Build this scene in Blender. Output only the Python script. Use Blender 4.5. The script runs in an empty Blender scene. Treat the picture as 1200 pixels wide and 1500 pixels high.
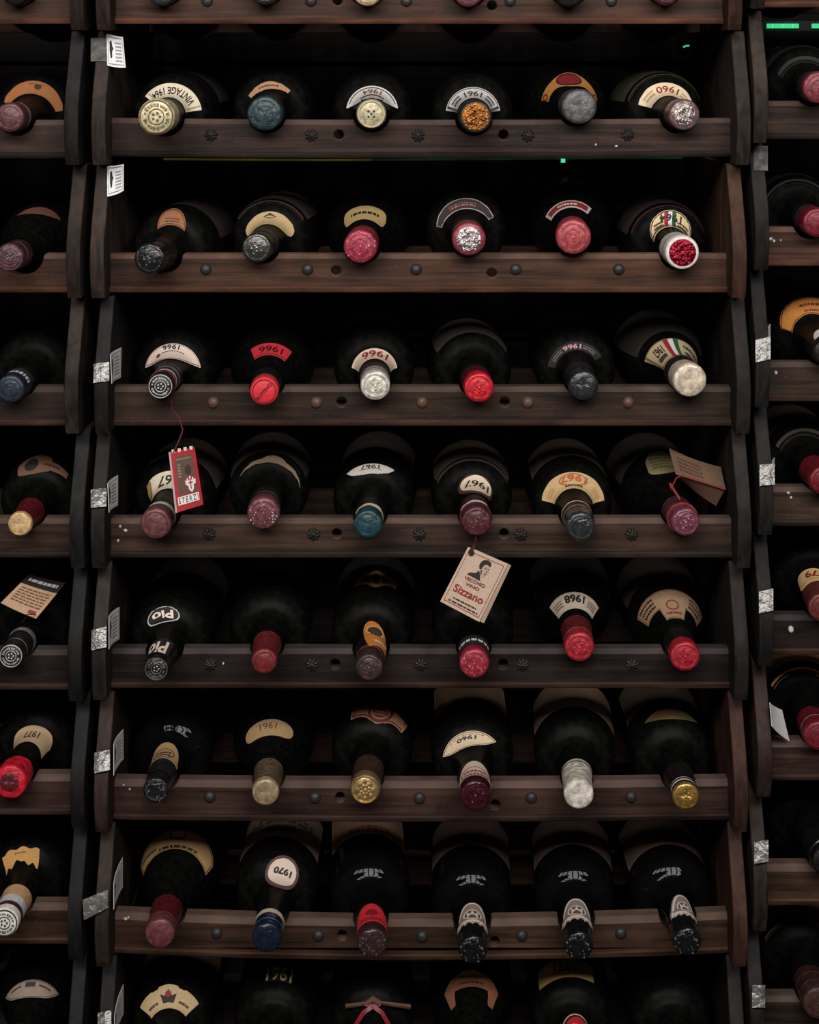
import bpy, bmesh, math, random
from mathutils import Vector, Matrix
random.seed(7)
SC = bpy.context.scene
COL = SC.collection

# ------------------------------------------------------------------ camera
F_PX, DIST, U0, V0, ZC = 3333.3, 2.0, 620.0, 100.0, 1.30
cam_d = bpy.data.cameras.new('camera')
cam_d.sensor_fit = 'AUTO'; cam_d.sensor_width = 36.0
cam_d.lens = F_PX / 1500.0 * 36.0
cam_d.shift_x = (600.0 - U0) / 1500.0
cam_d.shift_y = (V0 - 750.0) / 1500.0
cam_d.clip_start = 0.05
cam = bpy.data.objects.new('camera', cam_d); COL.objects.link(cam)
cam.location = (0, -DIST, ZC); cam.rotation_euler = (math.pi / 2, 0, 0)
SC.camera = cam

# ------------------------------------------------------------------ world, light, exposure
w = bpy.data.worlds.new('world'); SC.world = w; w.use_nodes = True
w.node_tree.nodes['Background'].inputs[0].default_value = (0.75, 0.85, 1.0, 1)
w.node_tree.nodes['Background'].inputs[1].default_value = 0.05
SC.view_settings.view_transform = 'Standard'; SC.view_settings.look = 'None'
SC.view_settings.exposure = 0.0; SC.view_settings.gamma = 1.0
SC.view_settings.use_curve_mapping = False
# overcast daylight through the high window in the wall opposite the racks
WIN_X, WIN_Z, WIN_W, WIN_H, WALL_Y, CEIL = -0.05, 2.38, 3.0, 0.86, -2.40, 3.0
ld = bpy.data.lights.new('daylight', 'AREA'); ld.shape = 'RECTANGLE'
ld.size = WIN_W; ld.size_y = WIN_H; ld.energy = 160.0; ld.color = (1.0, 0.97, 0.94)
lo = bpy.data.objects.new('daylight', ld); COL.objects.link(lo)
lo.location = (WIN_X, WALL_Y - 0.12, WIN_Z); lo.rotation_euler = (math.pi / 2, 0, 0)

# ------------------------------------------------------------------ small helpers
def proj(u, v, Y):                       # a point at depth Y behind the rail front plane
    k = (DIST + Y) / F_PX
    return Vector(((u - U0) * k, Y, ZC - (v - V0) * k))
def zv(v, Y=0.0): return ZC - (v - V0) * (DIST + Y) / F_PX
def xu(u, Y=0.0): return (u - U0) * (DIST + Y) / F_PX

def lin(c):
    return tuple(((x / 255.0) / 12.92 if x / 255.0 <= 0.04045 else ((x / 255.0 + 0.055) / 1.055) ** 2.4) for x in c)

MATS = {}
def mat(col, rough=0.55, metal=0.0, bump=0.0, scale=300.0, var=0.18, emit=0.0, coat=0.0, spec=0.5):
    key = (tuple(col), rough, metal, bump, scale, var, emit, coat, spec)
    if key in MATS: return MATS[key]
    m = bpy.data.materials.new('surface_%03d' % len(MATS)); m.use_nodes = True
    nt = m.node_tree; b = nt.nodes['Principled BSDF']
    c = lin(col)
    b.inputs['Roughness'].default_value = rough; b.inputs['Metallic'].default_value = metal
    b.inputs['Specular IOR Level'].default_value = spec
    if coat: b.inputs['Coat Weight'].default_value = coat
    if emit:
        b.inputs['Base Color'].default_value = (*c, 1)
        b.inputs['Emission Color'].default_value = (*c, 1); b.inputs['Emission Strength'].default_value = emit
        MATS[key] = m; return m
    tc = nt.nodes.new('ShaderNodeTexCoord'); n = nt.nodes.new('ShaderNodeTexNoise')
    n.inputs['Scale'].default_value = scale; n.inputs['Detail'].default_value = 4
    nt.links.new(tc.outputs['Object'], n.inputs['Vector'])
    r = nt.nodes.new('ShaderNodeValToRGB')
    r.color_ramp.elements[0].position = 0.3; r.color_ramp.elements[1].position = 0.7
    r.color_ramp.elements[0].color = (*[x * (1 - var * 1.6) for x in c], 1)
    r.color_ramp.elements[1].color = (*[min(1, x * (1 + var)) for x in c], 1)
    nt.links.new(n.outputs['Fac'], r.inputs['Fac']); nt.links.new(r.outputs['Color'], b.inputs['Base Color'])
    if bump:
        bp = nt.nodes.new('ShaderNodeBump'); bp.inputs['Strength'].default_value = bump
        bp.inputs['Distance'].default_value = 0.002
        nt.links.new(n.outputs['Fac'], bp.inputs['Height']); nt.links.new(bp.outputs['Normal'], b.inputs['Normal'])
    MATS[key] = m; return m

def wood(col, axis='X', rough=0.5, k=0.41, wear_toplight=1.0):
    key = ('wood', tuple(col), axis, rough, k, wear_toplight)
    if key in MATS: return MATS[key]
    m = bpy.data.materials.new('wood_%03d' % len(MATS)); m.use_nodes = True
    nt = m.node_tree; L = nt.links; b = nt.nodes['Principled BSDF']; c = tuple(x * k for x in lin(col))
    tc = nt.nodes.new('ShaderNodeTexCoord'); oi = nt.nodes.new('ShaderNodeObjectInfo')
    add = nt.nodes.new('ShaderNodeVectorMath'); add.operation = 'ADD'
    L.new(tc.outputs['Object'], add.inputs[0]); L.new(oi.outputs['Random'], add.inputs[1])
    mp = nt.nodes.new('ShaderNodeMapping')
    mp.inputs['Scale'].default_value = (9, 170, 170) if axis == 'X' else (170, 170, 9)
    L.new(add.outputs[0], mp.inputs['Vector'])
    g = nt.nodes.new('ShaderNodeTexNoise'); g.inputs['Scale'].default_value = 1.0
    g.inputs['Detail'].default_value = 6; g.inputs['Distortion'].default_value = 0.6
    L.new(mp.outputs[0], g.inputs['Vector'])
    p = nt.nodes.new('ShaderNodeTexNoise'); p.inputs['Scale'].default_value = 26; p.inputs['Detail'].default_value = 5
    L.new(add.outputs[0], p.inputs['Vector'])
    r = nt.nodes.new('ShaderNodeValToRGB')
    r.color_ramp.elements[0].position = 0.32; r.color_ramp.elements[1].position = 0.72
    r.color_ramp.elements[0].color = (*[x * 0.38 for x in c], 1)
    r.color_ramp.elements[1].color = (*[min(1, x * 1.45) for x in c], 1)
    L.new(g.outputs['Fac'], r.inputs['Fac'])
    r2 = nt.nodes.new('ShaderNodeValToRGB')
    r2.color_ramp.elements[0].position = 0.3; r2.color_ramp.elements[1].position = 0.65
    r2.color_ramp.elements[0].color = (0.5, 0.5, 0.52, 1); r2.color_ramp.elements[1].color = (1.1, 1.05, 1.0, 1)
    L.new(p.outputs['Fac'], r2.inputs['Fac'])
    mx = nt.nodes.new('ShaderNodeMixRGB'); mx.blend_type = 'MULTIPLY'; mx.inputs[0].default_value = 1.0
    L.new(r.outputs[0], mx.inputs[1]); L.new(r2.outputs[0], mx.inputs[2])
    # fine pale scuffs
    s = nt.nodes.new('ShaderNodeTexNoise'); s.inputs['Scale'].default_value = 420; s.inputs['Detail'].default_value = 3
    L.new(add.outputs[0], s.inputs['Vector'])
    rs = nt.nodes.new('ShaderNodeValToRGB'); rs.color_ramp.elements[0].position = 0.66; rs.color_ramp.elements[1].position = 0.76
    L.new(s.outputs['Fac'], rs.inputs['Fac'])
    sm = nt.nodes.new('ShaderNodeMath'); sm.operation = 'MULTIPLY'; sm.inputs[1].default_value = 0.45
    L.new(rs.outputs[0], sm.inputs[0])
    m2 = nt.nodes.new('ShaderNodeMixRGB'); L.new(sm.outputs[0], m2.inputs[0])
    L.new(mx.outputs[0], m2.inputs[1]); m2.inputs[2].default_value = (*[min(1, x * 1.8 + 0.03) for x in c], 1)
    # rubbed varnish and dust on upward faces, plus top light mixed into the colour
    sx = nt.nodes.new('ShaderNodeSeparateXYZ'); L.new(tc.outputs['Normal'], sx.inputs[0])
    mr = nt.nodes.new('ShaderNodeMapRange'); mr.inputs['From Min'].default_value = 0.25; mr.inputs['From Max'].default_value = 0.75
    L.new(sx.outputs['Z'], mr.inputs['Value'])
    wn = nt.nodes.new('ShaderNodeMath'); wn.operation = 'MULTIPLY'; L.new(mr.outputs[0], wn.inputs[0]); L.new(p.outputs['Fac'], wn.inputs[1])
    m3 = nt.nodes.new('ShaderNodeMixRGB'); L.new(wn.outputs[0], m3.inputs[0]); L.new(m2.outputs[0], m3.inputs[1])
    m3.inputs[2].default_value = tuple(c[i] * (1 + 0.7 * wear_toplight) + (0.09, 0.086, 0.082)[i] * k * wear_toplight for i in range(3)) + (1,)
    L.new(m3.outputs[0], b.inputs['Base Color'])
    rr = nt.nodes.new('ShaderNodeMapRange'); rr.inputs['To Min'].default_value = rough; rr.inputs['To Max'].default_value = rough + 0.3
    L.new(p.outputs['Fac'], rr.inputs['Value']); L.new(rr.outputs[0], b.inputs['Roughness'])
    b.inputs['Specular IOR Level'].default_value = 0.18
    bp = nt.nodes.new('ShaderNodeBump'); bp.inputs['Strength'].default_value = 0.35; bp.inputs['Distance'].default_value = 0.001
    L.new(g.outputs['Fac'], bp.inputs['Height']); L.new(bp.outputs[0], b.inputs['Normal'])
    MATS[key] = m; return m

def tag(o, label, cat, group=None, kind=None):
    o['label'] = label; o['category'] = cat
    if group: o['group'] = group
    if kind: o['kind'] = kind
    return o
def empty(name, loc=(0, 0, 0)):
    o = bpy.data.objects.new(name, None); o.empty_display_size = 0.02
    o.location = loc; COL.objects.link(o); return o
def build(name, verts, faces, m=None, parent=None, smooth=None):
    me = bpy.data.meshes.new(name); me.from_pydata([tuple(v) for v in verts], [], faces)
    me.update()
    if smooth is not None:
        me.polygons.foreach_set('use_smooth', [True] * len(me.polygons))
        me.set_sharp_from_angle(angle=math.radians(smooth))
    o = bpy.data.objects.new(name, me); COL.objects.link(o)
    if m: me.materials.append(m)
    if parent: o.parent = parent
    return o
def use(name, me, parent=None, loc=None):
    o = bpy.data.objects.new(name, me); COL.objects.link(o)
    if parent: o.parent = parent
    if loc is not None: o.location = loc
    return o
class MB:
    def __init__(s): s.v = []; s.f = []
    def add(s, vs, fs):
        k = len(s.v); s.v += [tuple(v) for v in vs]; s.f += [tuple(i + k for i in f) for f in fs]
    def box(s, a, b):
        (x0, y0, z0), (x1, y1, z1) = a, b
        s.add([(x0, y0, z0), (x1, y0, z0), (x1, y1, z0), (x0, y1, z0), (x0, y0, z1), (x1, y0, z1), (x1, y1, z1), (x0, y1, z1)],
              [(0, 3, 2, 1), (4, 5, 6, 7), (0, 1, 5, 4), (1, 2, 6, 5), (2, 3, 7, 6), (3, 0, 4, 7)])
    def tube(s, pts, r, n=8):
        pts = [Vector(p) for p in pts]; rings = []
        for i, p in enumerate(pts):
            t = (pts[min(i + 1, len(pts) - 1)] - pts[max(i - 1, 0)]).normalized()
            a = t.orthogonal().normalized() if i == 0 else (a - t * a.dot(t)).normalized()
            b = t.cross(a)
            rr = r[i] if isinstance(r, (list, tuple)) else r
            rings.append([p + (a * math.cos(2 * math.pi * k / n) + b * math.sin(2 * math.pi * k / n)) * rr for k in range(n)])
        vs = [v for q in rings for v in q]
        fs = [(i * n + k, i * n + (k + 1) % n, (i + 1) * n + (k + 1) % n, (i + 1) * n + k) for i in range(len(pts) - 1) for k in range(n)]
        fs += [tuple(range(n))[::-1], tuple((len(pts) - 1) * n + k for k in range(n))]
        s.add(vs, fs)
    def build(s, name, m, parent=None, smooth=None): return build(name, s.v, s.f, m, parent, smooth)

def lathe(prof, n=36, closed_ends=True, wob=0.0):
    """revolve (s, r) pairs about +Y"""
    vs, fs = [], []
    for (y, r) in prof:
        for k in range(n):
            a = 2 * math.pi * k / n
            rr = r * (1 + wob * (math.sin(3 * a + y * 400) * 0.6 + math.sin(7 * a + y * 900) * 0.4))
            vs.append((rr * math.sin(a), y, rr * math.cos(a)))
    for i in range(len(prof) - 1):
        for k in range(n):
            fs.append((i * n + k, (i + 1) * n + k, (i + 1) * n + (k + 1) % n, i * n + (k + 1) % n))
    if closed_ends:
        fs.append(tuple(range(n))); fs.append(tuple((len(prof) - 1) * n + k for k in range(n))[::-1])
    return vs, fs

def curve_mesh(loops, depth, bevel, res=2):
    """flat outline(s) with holes extruded to +-depth/2, rounded edges; outline stays true to size"""
    cu = bpy.data.curves.new('outline', 'CURVE'); cu.dimensions = '2D'; cu.fill_mode = 'BOTH'
    for lp in loops:
        sp = cu.splines.new('POLY'); sp.points.add(len(lp) - 1)
        for p, (x, y) in zip(sp.points, lp): p.co = (x, y, 0, 1)
        sp.use_cyclic_u = True
    cu.extrude = depth / 2 - bevel; cu.bevel_depth = bevel; cu.bevel_resolution = res; cu.offset = -bevel
    ob = bpy.data.objects.new('outline', cu)
    me = bpy.data.meshes.new_from_object(ob)
    vs = [tuple(v.co) for v in me.vertices]; fs = [tuple(p.vertices) for p in me.polygons]
    bpy.data.objects.remove(ob); bpy.data.curves.remove(cu); bpy.data.meshes.remove(me)
    return vs, fs

TEXT = {}
def text2d(s, bold=0.0):
    key = (s, bold)
    if key in TEXT: return TEXT[key]
    cu = bpy.data.curves.new('lettering', 'FONT'); cu.body = s; cu.align_x = 'CENTER'; cu.align_y = 'CENTER'
    cu.size = 1.0; cu.resolution_u = 3; cu.offset = bold
    ob = bpy.data.objects.new('lettering', cu)
    me = bpy.data.meshes.new_from_object(ob)
    bm = bmesh.new(); bm.from_mesh(me)
    if bm.verts:                                   # dense enough to follow a curved shoulder
        y0, y1 = min(v.co.y for v in bm.verts), max(v.co.y for v in bm.verts)
        for i in range(1, 12):
            bmesh.ops.bisect_plane(bm, geom=bm.verts[:] + bm.edges[:] + bm.faces[:], dist=1e-6, plane_co=(0, y0 + (y1 - y0) * i / 12, 0), plane_no=(0, 1, 0))
    bm.to_mesh(me); bm.free()
    vs = [(v.co.x, v.co.y) for v in me.vertices]; fs = [tuple(p.vertices) for p in me.polygons]
    bpy.data.objects.remove(ob); bpy.data.curves.remove(cu); bpy.data.meshes.remove(me)
    if vs:
        cy = (max(v[1] for v in vs) + min(v[1] for v in vs)) / 2; cx = (max(v[0] for v in vs) + min(v[0] for v in vs)) / 2
        vs = [(x - cx, y - cy) for x, y in vs]
    TEXT[key] = (vs, fs); return TEXT[key]

# ------------------------------------------------------------------ the room
def struct(o): o['kind'] = 'structure'; return o
PLASTER = mat((100, 94, 88), 0.9, 0, 0.3, 40, 0.15)
FLOORM = mat((46, 42, 39), 0.8, 0, 0.3, 12, 0.2)
RX0, RX1, RY0, RY1 = -2.2, 2.2, WALL_Y, 0.46
b = MB(); b.box((RX0, RY0, -0.1), (RX1, RY1, 0)); struct(b.build('floor', FLOORM))
b = MB(); b.box((RX0, RY0, CEIL), (RX1, RY1, CEIL + 0.1)); struct(b.build('ceiling', PLASTER))
b = MB(); b.box((RX0, RY1, 0), (RX1, RY1 + 0.1, CEIL)); struct(b.build('wall_back', mat((38, 33, 30), 0.9, 0, 0.3, 40, 0.2)))
b = MB(); b.box((RX0 - 0.1, RY0, 0), (RX0, RY1, CEIL)); struct(b.build('wall_left', PLASTER))
b = MB(); b.box((RX1, RY0, 0), (RX1 + 0.1, RY1, CEIL)); struct(b.build('wall_right', PLASTER))
hx0, hx1, hz0, hz1 = WIN_X - WIN_W / 2, WIN_X + WIN_W / 2, WIN_Z - WIN_H / 2, WIN_Z + WIN_H / 2
b = MB()
for (x0, x1, z0, z1) in ((RX0, hx0, 0, CEIL), (hx1, RX1, 0, CEIL), (hx0, hx1, 0, hz0), (hx0, hx1, hz1, CEIL)):
    b.box((x0, RY0 - 0.2, z0), (x1, RY0, z1))
struct(b.build('wall_front', PLASTER))
win = struct(empty('window_1', (WIN_X, RY0, WIN_Z)))
FRM = mat((52, 46, 42), 0.6)
b = MB()
for i in range(7):
    x = -WIN_W / 2 + WIN_W * i / 6; b.box((x - 0.055, -0.08, -WIN_H / 2), (x + 0.055, -0.03, WIN_H / 2))
for i in range(3):
    z = -WIN_H / 2 + WIN_H * i / 2; b.box((-WIN_W / 2, -0.08, z - 0.012), (WIN_W / 2, -0.03, z + 0.012))
b.build('window_frame', FRM, win)

# ------------------------------------------------------------------ racks
EDGE = {'centre': [-21, 173, 372, 567, 760, 951, 1143, 1338, 1536],
        'left': [-21, 176, 372, 567, 760, 953, 1136, 1325, 1520],
        'right': [-45, 148, 333, 531, 714, 902, 1086, 1268, 1461]}
JOINT = {'centre': [45, 240, 432, 628, 822, 1012, 1203, 1397, 1607],
         'left': [45, 240, 432, 628, 822, 1014, 1198, 1388, 1592],
         'right': [14, 208, 392, 590, 774, 964, 1152, 1346, 1535]}
TOPJ = {'centre': -150, 'left': -150, 'right': -175}
SAG = {('centre', 1): 0.0018, ('centre', 6): 0.002, ('centre', 7): 0.0066}
# side panel centres in pixels at the bulge
PAN_C0 = [150, 144, 142, 148, 143, 144.5, 148, 149, 152]
PAN_C1 = [1078, 1090, 1084, 1090, 1091, 1087, 1086, 1085, 1083]
PAN_L = [112, 104, 107, 104, 112, 109, 113, 109, 108]
PAN_R = [1112, 1115.5, 1117, 1118, 1123, 1123, 1121, 1115, 1110]
TH = 0.0124
YB = -0.038
RAILC = [(112, 78, 62), (94, 70, 58), (118, 82, 64), (88, 68, 55), (104, 80, 66), (62, 48, 44), (104, 76, 66), (108, 80, 62), (80, 62, 52)]
LIPC = [(128, 84, 64), (60, 48, 43), (126, 84, 66), (96, 70, 56), (70, 55, 46), (88, 62, 52), (84, 62, 54), (112, 82, 60), (80, 62, 52)]
PANC = {'L': [(80, 66, 60), (60, 58, 58), (92, 76, 66), (98, 82, 74), (66, 64, 62), (56, 55, 55), (58, 57, 56), (56, 55, 55), (60, 58, 56)],
        'C0': [(86, 66, 58), (98, 84, 76), (106, 90, 80), (66, 63, 62), (68, 64, 61), (86, 75, 68), (100, 78, 72), (92, 76, 64), (66, 62, 60)],
        'C1': [(112, 76, 62), (98, 84, 76), (132, 94, 74), (74, 66, 61), (82, 72, 66), (72, 66, 62), (122, 82, 68), (124, 84, 70), (72, 66, 61)],
        'R': [(70, 62, 58), (98, 84, 74), (68, 66, 65), (64, 62, 61), (66, 62, 60), (62, 58, 56), (104, 80, 72), (86, 70, 62), (62, 58, 55)]}
PROFILE = [(0.0, -0.029), (0.06, -0.033), (0.14, -0.036), (0.24, -0.0385), (0.32, -0.039), (0.42, -0.0365), (0.54, -0.030),
           (0.66, -0.021), (0.78, -0.012), (0.88, -0.0045), (0.95, 0.0), (0.985, 0.003), (1.0, 0.0065)]

def side_panel(parent, x, z0, z1, col, org):
    h = z1 - z0
    lp = [(y, z0 + t * h) for t, y in PROFILE] + [(0.31, z1), (0.31, z0)]
    vs, fs = curve_mesh([lp], TH, 0.0012, 2)
    vs = [(x + q[2] - org.x, q[0] - org.y, q[1] - org.z) for q in vs]
    return build('side_panel', vs, fs, wood(col, 'Z', 0.6, 0.29), parent, 40)

def dome_mesh():
    prof = [(0.001, 0.0052)] + [(-0.0052 * 0.75 * math.sin(a), 0.0052 * math.cos(a)) for a in [i * math.pi / 12 for i in range(0, 6)]] + [(-0.0039, 0.0004)]
    vs, fs = lathe(prof, 18); me = bpy.data.meshes.new('peg'); me.from_pydata(vs, [], fs)
    me.polygons.foreach_set('use_smooth', [True] * len(me.polygons)); return me
def rosette_mesh():
    vs, fs = [], []; n = 48
    rows = [(0.001, 0.0062), (-0.0008, 0.0062), (-0.0022, 0.0048), (-0.003, 0.0028), (-0.0030, 0.0013), (-0.0042, 0.0010), (-0.0046, 0.0003)]
    for i, (y, r) in enumerate(rows):
        for k in range(n):
            a = 2 * math.pi * k / n; pet = abs(math.cos(4 * a))
            rr = r * (0.72 + 0.28 * pet) if i < 4 else r
            yy = y * (0.55 + 0.45 * pet) if 1 <= i < 4 else y
            vs.append((rr * math.sin(a), yy, rr * math.cos(a)))
    for i in range(len(rows) - 1):
        for k in range(n): fs.append((i * n + k, (i + 1) * n + k, (i + 1) * n + (k + 1) % n, i * n + (k + 1) % n))
    fs.append(tuple((len(rows) - 1) * n + k for k in range(n))[::-1])
    me = bpy.data.meshes.new('rosette'); me.from_pydata(vs, [], fs); return me
PEG = dome_mesh(); PEG.materials.append(mat((44, 42, 42), 0.5, 0, 0.2, 600))
PEGB = PEG.copy(); PEGB.materials.clear(); PEGB.materials.append(mat((92, 66, 54), 0.5, 0, 0.2, 600))
ROS = rosette_mesh(); ROS.materials.append(mat((60, 55, 53), 0.4, 0.5, 0.2, 600))
FLECK_V, FLECK_F = lathe([(0.0004, 0.0016), (-0.0006, 0.0013), (-0.0009, 0.0005)], 7)

PEGS = {0: ([308, 460, 600, 752, 900], [499, 725], 'peg'), 1: ([311, 458, 614, 775, 921], [498, 739], 'ros'),
        2: ([307, 456, 615, 761, 912], [498, 726], 'peg'), 3: ([312, 463, 618, 773, 920], [500, 739], 'pegb'),
        4: ([308, 461, 616, 765, 927], [495, 740], 'ros'), 5: ([311, 460, 619, 769, 929], [494, 740], 'ros'),
        6: ([309, 463, 616, 780, 926], [500, 727], 'peg'), 7: ([319, 468, 620, 766, 911], [503, 726], 'peg'),
        8: ([312, 462, 616, 768, 918], [500, 730], 'peg')}
NOTCH = {}           # (rack, row) -> list of (x, axis z) filled by the bottle table
RAIL_T, RAIL_H = 0.020, 0.031

TIERS = {}
def tier(rack, row, xa, xb, cola, colb, label):
    """one stackable tier: two side panels between xa and xb (panel centres), notched front rail, cradle rail behind"""
    e, j1 = EDGE[rack][row], JOINT[rack][row]
    j0 = JOINT[rack][row - 1] if row else TOPJ[rack]
    ze, z0, z1 = zv(e), zv(j1, -0.0), zv(j0, -0.0)
    org = Vector(((xa + xb) / 2, 0, z0))
    t = empty('rack_tier', org); tag(t, label, 'wine rack', '%s rack tiers' % rack); TIERS[(rack, row)] = t
    side_panel(t, xa, z0 + 0.0002, z1 - 0.0002, cola, org); side_panel(t, xb, z0 + 0.0002, z1 - 0.0002, colb, org)
    ia, ib = xa + TH / 2 - 0.0006, xb - TH / 2 + 0.0006
    sag = SAG.get((rack, row), 0.0)
    half = (ib - ia) / 2; mx = (ia + ib) / 2
    sg = lambda x: -sag * (1 - ((x - mx) / half) ** 2)
    notches = sorted(NOTCH.get((rack, row), []))
    # front rail outline
    R = 0.0166; top = ze
    lp = [(ia, ze - RAIL_H), (ia, top)]
    for (nx, nz, rn) in notches:
        R = max(0.0166, rn + 0.0012)
        cz = nz - sg(nx) - rn + 0.0002 + R - (0.004 if row in (1, 2) else 0.0)
        cz = max(top - 0.0235 + R, min(cz, top + R * 0.75))
        if cz < top:
            lp += [(nx - R - 0.0015, top), (nx - R - 0.0004, top - 0.0014)]
            a0 = 0.0
        else:
            a0 = math.asin(min(0.95, (cz - top) / R))
        n = 14
        for i in range(n + 1):
            a = math.pi + a0 + (math.pi - 2 * a0) * i / n
            lp.append((nx + R * math.cos(a), cz + R * math.sin(a)))
        if cz < top: lp += [(nx + R + 0.0004, top - 0.0014), (nx + R + 0.0015, top)]
    lp += [(ib, top), (ib, ze - RAIL_H)]
    px, hx, kind = PEGS[row]
    dx = mx - (xu(150, YB) + xu(1087, YB)) / 2
    loops = [lp]
    for u in hx:
        hxx = xu(u) + dx; hz = ze - 0.0130
        dn = min([abs(hxx - q[0]) for q in notches] + [1])
        if dn < 0.024: hz = ze - 0.0130 - (0.024 - dn) * 1.2
        loops.append([(hxx + 0.0042 * math.cos(2 * math.pi * i / 16), hz + 0.0042 * math.sin(2 * math.pi * i / 16)) for i in range(16)])
    c_ = 0.0052 if row in (6, 7) else 0.0042          # chamfer along the top front edge
    vs, fs = curve_mesh(loops, RAIL_T, 0.0012, 1)
    bm = bmesh.new(); bv = [bm.verts.new((x, y + RAIL_T / 2, z)) for x, z, y in vs]
    for f in fs:
        try: bm.faces.new([bv[i] for i in f])
        except ValueError: pass
    bmesh.ops.remove_doubles(bm, verts=bm.verts[:], dist=1e-6)
    bmesh.ops.bisect_plane(bm, geom=bm.verts[:] + bm.edges[:] + bm.faces[:], dist=1e-7, plane_co=(0, 0, top - c_), plane_no=(0, 0, 1))
    bm.verts.index_update()
    vs = []
    for q in bm.verts:
        x, y, z = q.co
        if y < RAIL_T / 2 and z > top - c_: y += (z - (top - c_)) * 0.9
        vs.append((x - org.x, y, z + sg(x) - org.z))
    fs = [tuple(q.index for q in f.verts) for f in bm.faces]; bm.free()
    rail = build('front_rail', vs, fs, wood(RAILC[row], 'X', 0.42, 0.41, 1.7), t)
    # bottom lip moulding
    n = 24; ring = []; lvs = []; lfs = []
    sec = [(0.004, 0), (-0.0028, 0), (-0.0038, 0.0012), (-0.0038, 0.0038), (-0.0026, 0.0052), (0.004, 0.0058)]
    for i in range(n + 1):
        x = ia + (ib - ia) * i / n
        for (y, z) in sec: lvs.append((x - org.x, y, ze - RAIL_H - 0.0025 + z + sg(x) - org.z))
    k = len(sec)
    for i in range(n):
        for q in range(k): lfs.append((i * k + q, (i + 1) * k + q, (i + 1) * k + (q + 1) % k, i * k + (q + 1) % k))
    lfs += [tuple(range(k)), tuple(n * k + q for q in range(k))[::-1]]
    build('rail_lip', lvs, lfs, wood(LIPC[row], 'X', 0.5, 0.5, 0.0), t, 40)
    for u in px:
        x = xu(u) + dx
        me = {'peg': PEG, 'pegb': PEGB, 'ros': ROS}[kind]
        q = use('rosette' if kind == 'ros' else 'peg', me, rail, (x - org.x, 0.0, ze - 0.0135 + sg(x) - org.z))
        q.rotation_euler = (0, random.uniform(0, 3), 0)
    # cradle rail under the bottle bodies
    bz = ze - 0.007; cr = CRADLE.get((rack, row), [])
    def ztop(x):                       # rail top, scooped to the bodies that lie in it
        z = bz
        for (cx, cz, rb, Rb) in cr:
            if abs(x - cx) < Rb: z = min(z, cz + (Rb - rb) + 0.0002 - math.sqrt(Rb * Rb - (x - cx) ** 2))
        return z
    xs = [ia, ib]
    for (cx, cz, rb, Rb) in cr: xs += [cx + Rb * 0.99999 * math.cos(math.pi * i / 36) for i in range(37)]
    xs = sorted(x for x in set(round(x, 6) for x in xs) if ia <= x <= ib)
    xs = [x for i, x in enumerate(xs) if i == 0 or x - xs[i - 1] > 2e-5]
    tops = [ztop(x) for x in xs]
    lp = list(zip(xs, tops)) + [(x, min(z0 + 0.001, z - 0.005)) for x, z in reversed(list(zip(xs, tops)))]
    vs, fs = curve_mesh([lp], 0.018, 0.0002, 0)
    vs = [(x - org.x, y + 0.175, z - org.z) for x, z, y in vs]
    build('cradle_rail', vs, fs, wood(RAILC[row], 'X', 0.6, 0.4), t)
    return t
CRADLE = {}

# ------------------------------------------------------------------ bottles
PROF = {
 'bordeaux': [(0.003, 0.0138), (0.006, 0.0142), (0.018, 0.0142), (0.022, 0.0136), (0.06, 0.0142), (0.076, 0.0147), (0.086, 0.0162),
              (0.0925, 0.0184), (0.0965, 0.0222), (0.0996, 0.0287), (0.1032, 0.0332), (0.109, 0.0356), (0.119, 0.0368), (0.138, 0.0374), (0.292, 0.0374), (0.298, 0.0352), (0.300, 0.030)],
 'burgundy': [(0.003, 0.0138), (0.006, 0.0143), (0.018, 0.0143), (0.022, 0.0136), (0.055, 0.0142), (0.070, 0.0158), (0.085, 0.0190),
              (0.100, 0.0236), (0.115, 0.0287), (0.130, 0.0331), (0.145, 0.0362), (0.160, 0.0379), (0.175, 0.0385), (0.288, 0.0385), (0.296, 0.036), (0.298, 0.030)],
}
def interp(prof, s):
    if s <= prof[0][0]: return prof[0][1]
    for (a, ra), (c, rc) in zip(prof, prof[1:]):
        if s <= c:
            t = (s - a) / (c - a); return ra + (rc - ra) * t
    return prof[-1][1]
def smooth_prof(prof):
    """denser profile through a Catmull-Rom pass over the shoulder"""
    out = []
    for i in range(len(prof) - 1):
        p0 = prof[max(i - 1, 0)]; p1 = prof[i]; p2 = prof[i + 1]; p3 = prof[min(i + 2, len(prof) - 1)]
        sub = 3 if 0.05 < p1[0] < 0.17 else 1
        for k in range(sub):
            t = k / sub
            m1 = (p2[1] - p0[1]) / (p2[0] - p0[0]) * (p2[0] - p1[0]); m2 = (p3[1] - p1[1]) / (p3[0] - p1[0]) * (p2[0] - p1[0])
            h = (2 * t**3 - 3 * t**2 + 1) * p1[1] + (t**3 - 2 * t**2 + t) * m1 + (-2 * t**3 + 3 * t**2) * p2[1] + (t**3 - t**2) * m2
            out.append((p1[0] + (p2[0] - p1[0]) * t, h))
    out.append(prof[-1]); return out
PROF = {k: smooth_prof(v) for k, v in PROF.items()}
GLASS = mat((12, 12, 12), 0.035, 0, 0.0, 80, 0.2, spec=0.09)
GLASS_DUST = mat((15, 15, 14), 0.42, 0, 0.05, 160, 0.4, spec=0.05)
GLASS_MESH = {}
def slim(kind, R):
    q = round(min(1.0, (R - 0.0006) / 0.0143), 2)
    f = lambda s: q + (1 - q) * max(0.0, min(1.0, (s - 0.035) / 0.05))
    return [(a, r * f(a)) for a, r in PROF[kind]], q
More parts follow.
